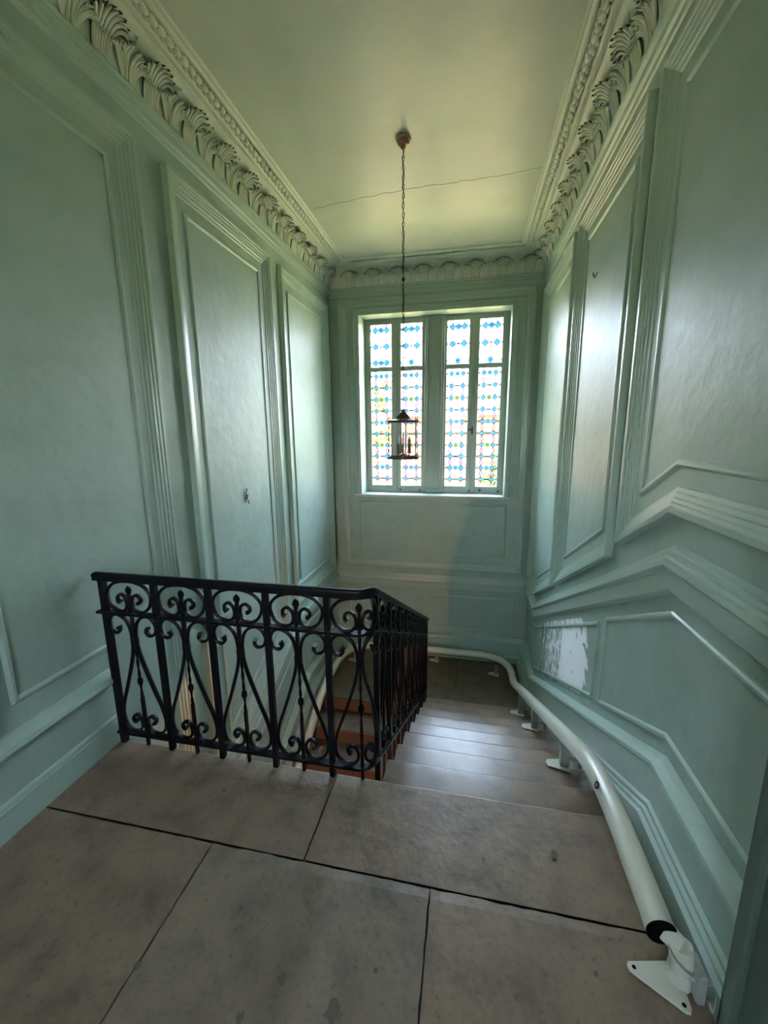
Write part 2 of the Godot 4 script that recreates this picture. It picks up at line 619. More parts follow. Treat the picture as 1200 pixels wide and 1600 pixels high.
	for e in [[-2.55, -4.07], [-4.18, -5.22]]:
		var poly: Array = [Vector2(e[0], y_right(.88, e[0]))]
		for zk in [k_right(.88) - 2.94]:
			if zk < e[0] and zk > e[1]: poly.append(Vector2(zk, YH + .88))
		poly.append(Vector2(e[1], y_right(.88, e[1])))
		poly.append(Vector2(e[1], y_right(.385, e[1])))
		for zk in [k_right(.385) - 2.94]:
			if zk < e[0] and zk > e[1]: poly.append(Vector2(zk, YH + .385))
		poly.append(Vector2(e[0], y_right(.385, e[0])))
		dadopanels.append(poly)
	for poly in dadopanels:
		panel(right, poly, mr, false)
	# bare plaster where the paint has come away
	var f := FastNoiseLite.new()
	f.seed = 12
	f.frequency = 3.2
	f.fractal_octaves = 4
	var pl := MB.new()
	var cell := .008
	var z := -4.33
	while z < -2.66:
		var yy := -.85
		while yy < .30:
			var d := yy - y_right(0.0, z)        # height above the slope
			var inside := d > .40 and d < .98
			var t := f.get_noise_2d(z * 1.2, yy * 2.2 + z * .5) if z > -3.42 else f.get_noise_2d(z * 4.0, (yy + z * .5) * 2.6)
			var thr := 0.26
			if z > -3.42: thr = -0.5 + maxf(0.0, (z + 2.84) * 4.5) + maxf(0.0, (d - .80) * 2.5)
			elif z < -4.02: thr = .2 + (-4.02 - z) * .9
			else: thr = .06 + 0.10 * sin(z * 9.0)
			thr += maxf(0.0, (.45 - d)) * 3.0
			if inside and t > thr:
				pl.quad(on_right(z, yy, .0052), on_right(z + cell, yy, .0052), on_right(z + cell, yy + cell, .0052), on_right(z, yy + cell, .0052), Vector3.LEFT)
			yy += cell
		z += cell
	tag(part("peeled_patch", pl, M.plaster_bare, right), "white plaster bared by peeling paint", "", "stuff")

	# window wall with its opening
	w = MB.new()
	var zo := ZB - .40
	for e in [[XL, YB, -1.412, H + .05], [.459, YB, XR, H + .05], [-1.412, YB, .459, .755], [-1.412, 3.063, .459, H + .05]]:
		w.box(Vector3(e[0], e[1], zo), Vector3(e[2], e[3], ZB))
	var back := part("wall_back", w, M.wall_paint)
	tag(back, "far green panelled wall holding the stained glass window", "wall", "structure")
	var mb_ := on_back
	m = MB.new()
	frame(m, rect(-1.675, -.235, .715, 3.235), [Vector2(0, 0), Vector2(0, .042), Vector2(.015, .048), Vector2(.028, .042), Vector2(.032, .026), Vector2(.05, .024), Vector2(.056, .013), Vector2(.075, .010), Vector2(.08, 0.0)], mb_)
	part("panel_frame", m, M.trim_paint, back)
	m = MB.new()
	frame(m, [Vector2(-1.49, .775), Vector2(-1.49, 3.125), Vector2(.535, 3.125), Vector2(.535, .775)], [Vector2(0, 0), Vector2(0, .032), Vector2(.012, .038), Vector2(.025, .032), Vector2(.03, .015), Vector2(.06, .015), Vector2(.066, .026), Vector2(.078, .026), Vector2(.078, -.02)], mb_, false)
	part("architrave", m, M.trim_paint, back)
	m = MB.new()
	frame(m, [Vector2(-1.60, .775), Vector2(-1.60, 3.17), Vector2(.645, 3.17), Vector2(.645, .775)], [Vector2(0, 0), Vector2(.005, .012), Vector2(.02, .012), Vector2(.03, 0)], mb_, false)
	part("outer_bead", m, M.trim_paint, back)
	for r in [[-1.472, -.045, -.55, .68], [-.43, -.045, .50, .672]]:
		panel(back, rect(r[0], r[1], r[2], r[3]), mb_, false)
	var bline := func(d: float) -> Array: return [Vector2(XL, YH + d), Vector2(XR, YH + d)]
	m = MB.new()
	run(m, CAP, bline, mb_)
	part("dado_cap", m, M.trim_paint, back)
	m = MB.new()
	run(m, SKIRT, bline, mb_)
	part("skirting", m, M.trim_paint, back)
	for r in [[-1.63, -1.10, -.56, -.605], [-.43, -1.10, .68, -.605]]:
		panel(back, rect(r[0], r[1], r[2], r[3]), mb_, false)

	# wall behind, with an added, unseen window as fill light for the landing
	w = MB.new()
	for e in [[XL, YB, -.88, H + .05], [-.12, YB, XR, H + .05], [-.88, YB, -.12, 1.25], [-.88, 2.4, -.12, H + .05]]:
		w.box(Vector3(e[0], e[1], ZF), Vector3(e[2], e[3], ZF + .3))
	tag(part("wall_front", w, M.wall_paint), "plain green wall behind the landing with a small added fill window", "wall", "structure")
	var w2 := base("window_2", "small added window, unseen, giving fill light from the wall behind the landing", "window")
	w2.set_meta("kind", "structure")
	m = MB.new()
	for e in [[-.88, 1.25, -.82, 2.4], [-.18, 1.25, -.12, 2.4], [-.82, 1.25, -.18, 1.32], [-.82, 2.33, -.18, 2.4], [-.82, 1.80, -.18, 1.84]]:
		m.box(Vector3(e[0], e[1], ZF + .1), Vector3(e[2], e[3], ZF + .17), .004)
	part("window_frame", m, M.sash_paint, w2)
	m = MB.new()
	m.box(Vector3(-.82, 1.32, ZF + .13), Vector3(-.18, 2.33, ZF + .135))
	part("pane", m, M.window_glass, w2)

	# door on the right, beside the camera
	var door := base("door_1", "dark green door casing at the right edge of the landing", "door")
	door.set_meta("kind", "structure")
	m = MB.new()
	for e in [[-1.0, -.86], [-.04, .10]]:
		m.box(Vector3(.705, 0, e[0]), Vector3(XR + .01, 2.2, e[1]), .006)
		m.box(Vector3(.69, 0, e[0] + .03), Vector3(.71, 2.2, e[0] + .07), .006)
	m.box(Vector3(.705, 2.06, -.86), Vector3(XR + .01, 2.2, -.04), .006)
	part("casing", m, M.door_paint, door)
	m = MB.new()
	m.box(Vector3(.79, .0, -.86), Vector3(XR + .005, 2.06, -.04), .003)
	var leaf := part("door_leaf", m, M.door_paint, door)
	m = MB.new()
	m.lathe([Vector2(0, .06), Vector2(.02, .055), Vector2(.027, .04), Vector2(.02, .025), Vector2(.01, .02), Vector2(.012, 0)], Transform3D(Basis(Vector3.BACK, PI / 2), Vector3(.79, 1.0, -.78)), 16)
	part("door_handle", m, M.canopy_brass, leaf)
	m = MB.new()
	run(m, SKIRT.slice(0, 13), func(d: float) -> Array: return [Vector2(.10, d), Vector2(ZF, d)], mr)
	tag(part("baseboard_right", m, M.trim_paint), "green skirting board beyond the door casing on the right", "baseboard", "structure")

# ---------------------------------------------------------------- landing and stairs
# a tread with a rounded nosing, worn hollow in the middle; runs along x
func tread(x0: float, x1: float, y: float, zback: float, zlip: float, th: float, sd: int, wear := .006) -> MB:
	var mb := MB.new()
	var f := FastNoiseLite.new()
	f.seed = sd
	f.frequency = 2.6
	var sg := signf(zlip - zback)            # the way the step faces
	var prof: Array = []
	prof.append(Vector2(zback, 0))
	var r := .021
	for t in [.25, .5, .75, .9]: prof.append(Vector2(lerpf(zback, zlip - sg * r, t), 0))
	for i in 6:
		var an := PI / 2 * i / 5.0
		prof.append(Vector2(zlip - sg * (r - r * sin(an)), -(r - r * cos(an))))
	prof.append(Vector2(zlip, -.045))
	prof.append(Vector2(zlip - sg * .008, -.055))
	prof.append(Vector2(zlip - sg * .03, -.06))
	prof.append(Vector2(zlip - sg * .03, -th))
	prof.append(Vector2(zback, -th))
	var c := 28
	var at := func(i: int, p: Vector2) -> Vector3:
		var x := lerpf(x0, x1, float(i) / c)
		var mid := (x0 + x1) * .5
		var k := clampf((p.x - zback) / (zlip - zback), 0, 1)
		var dip := 0.0
		if p.y > -.03:
			dip = -wear * exp(-pow((x - mid) / .32, 2)) * k * k + .0018 * f.get_noise_2d(x * 1.5, p.x * 1.5) - .0009
		var dz := .003 * f.get_noise_2d(x * 2.0 + 40.0, y) if k > .9 else 0.0
		return Vector3(x, y + p.y + dip, p.x + dz)
	var top := 10                       # last point of the rounded nosing
	var nrm := func(i: int, j: int) -> Vector3:
		var du: Vector3 = at.call(mini(i + 1, c), prof[j]) - at.call(maxi(i - 1, 0), prof[j])
		var dv: Vector3 = at.call(i, prof[mini(j + 1, top)]) - at.call(i, prof[maxi(j - 1, 0)])
		var x := du.cross(dv).normalized()
		return x if x.dot(Vector3(0, 1, sg * .8)) > 0.0 else -x
	for j in prof.size() - 1:
		var d: Vector2 = prof[j + 1] - prof[j]
		if j < top:
			for i in c:
				mb.quad_n([at.call(i, prof[j]), at.call(i + 1, prof[j]), at.call(i + 1, prof[j + 1]), at.call(i, prof[j + 1])], [nrm.call(i, j), nrm.call(i + 1, j), nrm.call(i + 1, j + 1), nrm.call(i, j + 1)])
			continue
		var hint := Vector3(0, d.x * sg, -d.y * sg)
		if j == prof.size() - 2: hint = Vector3.DOWN
		for i in c:
			mb.quad(at.call(i, prof[j]), at.call(i + 1, prof[j]), at.call(i + 1, prof[j + 1]), at.call(i, prof[j + 1]), hint)
	for i in [0, c]:
		var ce := Vector3(x0 if i == 0 else x1, y - th * .5, (zback + zlip) * .5)
		for j in prof.size():
			mb.tri(ce, at.call(i, prof[j]), at.call(i, prof[(j + 1) % prof.size()]), Vector3.LEFT if i == 0 else Vector3.RIGHT)
	return mb

func slab(x0: float, z0: float, x1: float, z1: float, y: float, th: float, sd: int) -> MB:
	var mb := MB.new()
	var f := FastNoiseLite.new()
	f.seed = sd
	f.frequency = 3.0
	var nx := int(ceilf((x1 - x0) / .035))
	var nz := int(ceilf((z1 - z0) / .035))
	var at := func(i: int, k: int) -> Vector3:
		var x := lerpf(x0, x1, float(i) / nx)
		var z := lerpf(z0, z1, float(k) / nz)
		var e := i == 0 or i == nx or k == 0 or k == nz
		var wob := .005 * f.get_noise_2d(x * 6.0, z * 6.0)
		if i == 0 or i == nx: x += wob
		if k == 0 or k == nz: z += wob
		return Vector3(x, y + .0016 * f.get_noise_2d(x, z) - (.0035 if e else 0.0), z)
	for i in nx:
		for k in nz:
			mb.quad(at.call(i, k), at.call(i + 1, k), at.call(i + 1, k + 1), at.call(i, k + 1), Vector3.UP)
	var dn := Vector3(0, -th, 0)
	for i in nx:
		mb.quad(at.call(i, 0), at.call(i + 1, 0), at.call(i + 1, 0) + dn, at.call(i, 0) + dn, Vector3.FORWARD)
		mb.quad(at.call(i, nz), at.call(i + 1, nz), at.call(i + 1, nz) + dn, at.call(i, nz) + dn, Vector3.BACK)
	for k in nz:
		mb.quad(at.call(0, k), at.call(0, k + 1), at.call(0, k + 1) + dn, at.call(0, k) + dn, Vector3.LEFT)
		mb.quad(at.call(nx, k), at.call(nx, k + 1), at.call(nx, k + 1) + dn, at.call(nx, k) + dn, Vector3.RIGHT)
	return mb

func stairs() -> void:
	var g := .003
	# landing
	var c := MB.new()
	c.box(Vector3(XL - .1, -.22, Z0 + .03), Vector3(XR + .1, -.012, ZF + .1))
	var fl := part("floor", c, M.joint)
	tag(fl, "landing floor of large worn grey-brown stone slabs with dark joints", "floor", "structure")
	var zr := -1.195
	part("slab", tread(XL, -.57 - g, 0, zr - g, Z0, .2, 1, .002), M.stone_cool, fl)
	part("slab", tread(-.57 + g, .80, 0, zr - g, Z0, .2, 2, .004), M.stone_warm, fl)
	var rows := [[zr, -.05, [XL, -.955, -.09, XR]], [-.05, 1.1, [XL, -.5, .3, XR]], [1.1, ZF, [XL, -1.0, -.1, XR]]]
	var sd := 10
	var cols := ["stone_cool", "stone", "stone_warm", "stone_cool", "stone_warm", "stone", "stone", "stone_cool", "stone_warm"]
	for r in rows:
		for i in r[2].size() - 1:
			part("slab", slab(r[2][i] + g, r[0] + g, r[2][i + 1] - g, r[1] - g, 0, .011, sd), M[cols[sd - 10]], fl)
			sd += 1
	# small dark chips and stains
	var rng := RandomNumberGenerator.new()
	rng.seed = 8
	for e in [[-.50, -.86, .022], [-.58, -.755, .016], [-.33, -.815, .03], [-.30, -.74, .008], [.37, -1.40, .02], [-1.05, -1.42, .012], [-.72, -1.0, .012], [.18, -.95, .010], [.10, -1.33, .012], [-.23, -.93, .010], [.42, -1.05, .010], [-.95, -.80, .014]]:
		var p: Array = []
		for i in 14:
			var a := TAU * i / 14.0
			p.append(Vector2(e[0] + cos(a) * e[2] * rng.randf_range(.5, 1.2) * .8, e[1] + sin(a) * e[2] * rng.randf_range(.5, 1.2)))
		var sm := MB.new()
		fill(sm, p, .0017, func(a: float, b: float, h: float) -> Vector3: return Vector3(a, h, b))
		part("stain", sm, M.stain, fl)
	# flights
	var st := base("staircase", "worn stone stairs turning at a half-landing under the window", "stairs")
	st.set_meta("kind", "structure")
	for k in range(1, 9):
		part("step", tread(-.385, XR, -RISE * k, Z0 - GO * (k - 1) + .035, Z0 - GO * k, .19, 30 + k, .007), M.tread, st)
	# the half-landing: a core and its slabs
	c = MB.new()
	c.box(Vector3(XL - .1, YH - .2, ZB - .1), Vector3(XR + .1, YH - .012, -4.17))
	part("half_landing_core", c, M.joint, st)
	for e in [[XL, -.95, -4.6, ZB], [-.95, -.07, -4.6, ZB], [-.07, XR, -4.6, ZB]]:
		part("slab", slab(e[0] + g, ZB, e[1] - g, -4.6 - g, YH, .011, sd), M.stone_dark, st)
		sd += 1
	for e in [[-.55, XR]]:
		part("slab", slab(e[0] + g, -4.6 + g, e[1], -4.10, YH, .011, sd), M.stone_dark, st)
		sd += 1
	part("slab", tread(XL, -.55, YH, -4.6 + g, -4.17, .17, 90, .003), M.stone_dark, st)
	for k in range(0, 10):
		var zl := -4.17 + GO * k
		var y := YH - RISE * k
		if k > 0:
			part("step", tread(XL, -.55, y, zl - GO - .035, zl, .17, 60 + k, .004), M.stone_dark, st)
		var rr := MB.new()
		rr.box(Vector3(XL, y - RISE + .004, zl - .02), Vector3(-.553, y - .012, zl + .004), .006)
		part("riser", rr, M.riser_red, st)
	# hall floor below
	c = MB.new()
	c.box(Vector3(XL - .3, YB - .2, ZB - .4), Vector3(XR + .3, YB, ZF + .3))
	tag(part("ground_floor", c, M.stone_dark), "stone floor of the hall at the foot of the stairs", "floor", "structure")
	# lamp of the hall below: it lights the foot of the stairwell
	var lamp := base("wall_lamp", "warm glowing globe lamp under the landing in the hall below", "lamp", Vector3(-1.15, -.95, .2))
	var m := MB.new()
	m.ball(Vector3.ZERO, .10, Vector3.ONE, 20)
	part("globe", m, M.lamp_shade, lamp)
	m = MB.new()
	m.tube([Vector3(0, .095, 0), Vector3(0, .72, 0)], [.008], 8)
	m.lathe([Vector2(.0, .735), Vector2(.05, .73), Vector2(.05, .72), Vector2(.01, .70)], Transform3D(), 16)
	part("stem", m, M.bronze, lamp)
	var ol := OmniLight3D.new()
	ol.name = "lamp_light"
	ol.light_color = Color(1.0, .74, .60)
	ol.light_energy = 0.5
	ol.light_size = .1
	ol.omni_range = 14.0
	ol.omni_attenuation = 2.0
	ol.shadow_enabled = true
	lamp.add_child(ol)

# ---------------------------------------------------------------- the stained glass window
func window() -> void:
	var zs := -5.68
	var win := base("window_1", "tall window of four narrow stained glass casements over the half-landing", "window")
	win.set_meta("kind", "structure")
	var m := MB.new()
	# fixed frame round each pair and the broad mullion between
	for e in [[-1.412, .765, -1.395, 3.063], [.442, .765, .459, 3.063], [-1.412, 3.045, .459, 3.063], [-1.412, .755, .459, .775]]:
		m.box(Vector3(e[0], e[1], zs - .08), Vector3(e[2], e[3], zs + .012), .003)
	part("window_frame", m, M.sash_paint, win)
	m = MB.new()
	m.box(Vector3(-.60, .765, zs - .10), Vector3(-.34, 3.063, zs + .03), .008)
	m.box(Vector3(-.57, .80, zs + .03), Vector3(-.545, 3.03, zs + .045), .006)
	m.box(Vector3(-.395, .80, zs + .03), Vector3(-.37, 3.03, zs + .045), .006)
	m.box(Vector3(-.575, .785, zs + .028), Vector3(-.365, .83, zs + .044), .006)
	part("mullion", m, M.sash_paint, win)
	m = MB.new()
	m.box(Vector3(-1.412, .735, zs - .1), Vector3(.459, .766, ZB + .002), .004)
	m.box(Vector3(-1.52, .752, ZB - .002), Vector3(.537, .778, ZB + .035), .008)
	part("window_sill", m, M.sill_paint, win)
	# the outer sill and the reveals
	var gl := [[-1.395, -1.335, -1.047, -.99], [-.985, -.926, -.638, -.60], [-.34, -.318, -.029, .03], [.035, .094, .381, .442]]
	for s in gl.size():
		var e: Array = gl[s]
		m = MB.new()
		var yb := .775; var yt := 3.046; var g0 := .862; var g1 := 2.41; var g2 := 2.462; var g3 := 3.002
		for b in [[e[0], yb, e[1], yt], [e[2], yb, e[3], yt], [e[1], yb, e[2], g0], [e[1], g1, e[2], g2], [e[1], g3, e[2], yt]]:
			m.box(Vector3(b[0], b[1], zs - .05), Vector3(b[2], b[3], zs), .003)
		var f := MB.new()
		for yy in [[g0, g1], [g2, g3]]:
			frame(f, rect(e[1], yy[0], e[2], yy[1]), [Vector2(0, 0), Vector2(.006, -.008), Vector2(.010, -.020)], func(x: float, y: float, h: float) -> Vector3: return Vector3(x, y, zs + h))
		var sash := part("sash", m, M.sash_paint, win)
		part("glazing_bead", f, M.sash_paint, sash)
		if s == 1 or s == 2:
			pass
		leaded(sash, e[1], e[2], g2, g3, zs - .02, 2.93 - (s * .004), .207, 3, 2, s)
		leaded(sash, e[1], e[2], g0, g1, zs - .02, 2.345, .1535, 10, 2, s)
	for x in [-.9875, .0325]:
		m = MB.new()
		m.box(Vector3(x - .016, .78, zs - .045), Vector3(x + .016, 3.044, zs + .010), .004)
		part("meeting_strip", m, M.sash_paint, win)
	# catches
	m = MB.new()
	m.box(Vector3(.026, 1.56, zs), Vector3(.046, 1.66, zs + .014), .004)
	m.ball(Vector3(.0, 1.62, zs + .022), .013)
	m.tube([Vector3(.0, 1.62, zs + .022), Vector3(.036, 1.62, zs + .012)], [.006], 6)
	part("window_catch", m, M.bronze, win)
	m = MB.new()
	for x in [-.93, -.66, .02, .40]:
		m.ball(Vector3(x, .805, zs + .008), .012, Vector3.ONE, 8)
	m.ball(Vector3(.16, .818, zs + .008), .016, Vector3.ONE, 8)
	part("sash_knob", m, M.bronze, win)

func clip_line(p: Array, x0: float, x1: float, y0: float, y1: float) -> Array:
	var out: Array = []
	var cur: Array = []
	for q in p:
		if q.x >= x0 and q.x <= x1 and q.y >= y0 and q.y <= y1:
			cur.append(q)
		else:
			if cur.size() > 1: out.append(cur)
			cur = []
	if cur.size() > 1: out.append(cur)
	return out

func leaded(sash: Node, x0: float, x1: float, y0: float, y1: float, z: float, ytop: float, pitch: float, rows: int, step: int, s: int) -> void:
	var m := MB.new()
	m.box(Vector3(x0 - .004, y0 - .004, z - .004), Vector3(x1 + .004, y1 + .004, z))
	part("pane", m, M.window_glass, sash)
	var cx := (x0 + x1) * .5
	var big := 1.25 if rows == 3 else 1.0
	var hx := .0735
	var red := MB.new()
	var grey := MB.new()
	var ell := func(c: Vector2, rx: float, ry: float) -> Array:
		var p: Array = []
		for i in 49: p.append(c + Vector2(cos(TAU * i / 48.0) * rx, sin(TAU * i / 48.0) * ry))
		return p
	var lay := func(mb: MB, p: Array, r: float) -> void:
		for seg in clip_line(p, x0, x1, y0, y1):
			var q: Array = []
			for a in seg: q.append(Vector3(a.x, a.y, z + .0015))
			mb.tube(q, [r], 5, false)
	# circles that overlap into lenses, straight bars along each row
	for k in rows + 1:
		var yc := ytop - pitch * (k - .5)
		for j in [-1, 0, 1]:
			var bits: Array = []
			for q in ell.call(Vector2(cx + j * hx * 2.0, yc), hx * 1.22, pitch * .47):
				var near := false
				for r in rows:
					if r % step == 0 and (q - Vector2(cx, ytop - pitch * r)).length() < .030 * big: near = true
				if near:
					if bits.size() > 1: lay.call(red, bits, .0052)
					bits = []
				else:
					bits.append(q)
			if bits.size() > 1: lay.call(red, bits, .0052)
	for k in rows:
		var y := ytop - pitch * k
		var rr := (.031 if k % step == 0 else .010) * big
		var dw := .041 * big
		for sp in [[x0 + .001, cx - hx - dw], [cx - hx + dw, cx - rr], [cx + rr, cx + hx - dw], [cx + hx + dw, x1 - .001]]:
			if sp[1] - sp[0] > .004:
				lay.call(grey, [Vector2(sp[0], y), Vector2((sp[0] + sp[1]) * .5, y), Vector2(sp[1], y)], .0044)
		if k % step == 0:
			lay.call(grey, ell.call(Vector2(cx, y), .030 * big, .030 * big), .0026)
	for x in [cx, cx - hx, cx + hx]:
		var line: Array = []
		for i in 41: line.append(Vector2(x, lerpf(y0 + .001, y1 - .001, i / 40.0)))
		if x == cx:
			var bits: Array = []
			for q in line:
				var near := false
				for k in rows:
					if k % step == 0 and absf(q.y - (ytop - pitch * k)) < .030 * big: near = true
				if near:
					if bits.size() > 1: lay.call(grey, bits, .0030)
					bits = []
				else:
					bits.append(q)
			if bits.size() > 1: lay.call(grey, bits, .0030)
	var came := part("lead_came", grey, M.lead_grey, sash)
	part("curved_came", red, M.lead, sash)
	# coloured pieces, each a sheet of its own let into the leads
	var zf := func(x: float, y: float, h: float) -> Vector3: return Vector3(x, y, z + h)
	for k in rows:
		var y := ytop - pitch * k
		for j in [-1, 1]:
			var c := Vector2(cx + j * hx, y)
			var p: Array = []
			for q in 4:
				for i in 5:
					var a := PI / 2 * (q + i / 5.0)
					var rr: float = lerpf(1.0, .58, sin(PI * i / 5.0))
					p.append(c + Vector2(cos(a) * .036, sin(a) * .037) * rr * big * 1.12)
			glass_piece("blue_glass", p, M.glass_blue, sash, zf, y0, y1)
		if k % step == 0:
			var dark: bool = (k % 4 == 0) or rows == 3
			glass_piece("roundel", ell.call(Vector2(cx, y), .029 * big, .029 * big).slice(0, 48), M.glass_blue if dark else M.glass_green, sash, zf, y0, y1)
			glass_piece("roundel_centre", ell.call(Vector2(cx, y), .009 * big, .009 * big).slice(0, 48), M.glass_deep_blue if dark else M.glass_green, sash, func(a: float, b: float, h: float) -> Vector3: return Vector3(a, b, z + .001 + h), y0, y1)
		else:
			var p: Array = []
			for q in 8:
				var a := TAU * q / 8.0
				p.append(Vector2(cx, y) + Vector2(cos(a), sin(a)) * (.017 if q % 2 == 0 else .006))
			glass_piece("red_glass", p, M.glass_red, sash, zf, y0, y1)
		# pink lenses between the circles
		if rows > 3:
			for j in [-1, 1]:
				var c := Vector2(cx + j * hx, y - pitch * .5)
				var p: Array = []
				for i in 12:
					var t := i / 11.0
					p.append(c + Vector2(.0155 * sin(PI * t), lerpf(-.038, .038, t)))
				for i in range(1, 11):
					var t := 1.0 - i / 11.0
					p.append(c + Vector2(-.0155 * sin(PI * t), lerpf(-.038, .038, t)))
				if (k + s) % 3 == 0 or (s == 3 and k > 4):
					glass_piece("pink_glass", p, M.glass_pink, sash, zf, y0, y1)

func glass_piece(called: String, p: Array, mat: Material, parent: Node, map: Callable, y0: float, y1: float) -> void:
	for q in p:
		if q.y < y0 or q.y > y1: return
	var m := MB.new()
	fill(m, p, .0016, map)
	frame(m, p, [Vector2(0, 0), Vector2(0, .0016)], map)
	part(called, m, mat, parent)

# ---------------------------------------------------------------- the cornice with its acanthus leaves
func cove(t: float) -> Vector2:             # (out from the wall, height)
	var a := Vector2(.035, 3.372)
	var b := Vector2(.045, 3.525)
	var c := Vector2(.165, 3.565)
	return a.lerp(b, t).lerp(b.lerp(c, t), t)

func strand(mb: MB, pts: Array, rad: Array, lift: Array) -> void:
	# pts (along, cove 0..1); laid on the cove and lifted off it
	var cv := Curve3D.new()
	cv.bake_interval = .01
	var p: Array = []
	for i in pts.size():
		p.append(Vector3(pts[i].x, pts[i].y, lift[i]))
	var out: Array = []
	var rr: Array = []
	var seg := 9
	for i in seg + 1:
		var t := float(i) / seg * (p.size() - 1)
		var k := mini(int(t), p.size() - 2)
		var f := t - k
		var p0: Vector3 = p[maxi(k - 1, 0)]
		var p3: Vector3 = p[mini(k + 2, p.size() - 1)]
		var q: Vector3 = p[k].cubic_interpolate(p[k + 1], p0, p3, f)
		var s := cove(clampf(q.y, 0, 1.0))
		var s2 := cove(clampf(q.y + .02, 0.02, 1.02))
		var tan := (s2 - s).normalized()
		var nn := Vector2(tan.y, -tan.x)
		s += nn * q.z
		out.append(Vector3(s.x, s.y, q.x))
		rr.append(lerpf(rad[k], rad[k + 1], f))
	mb.tube(out, rr, 6, true)

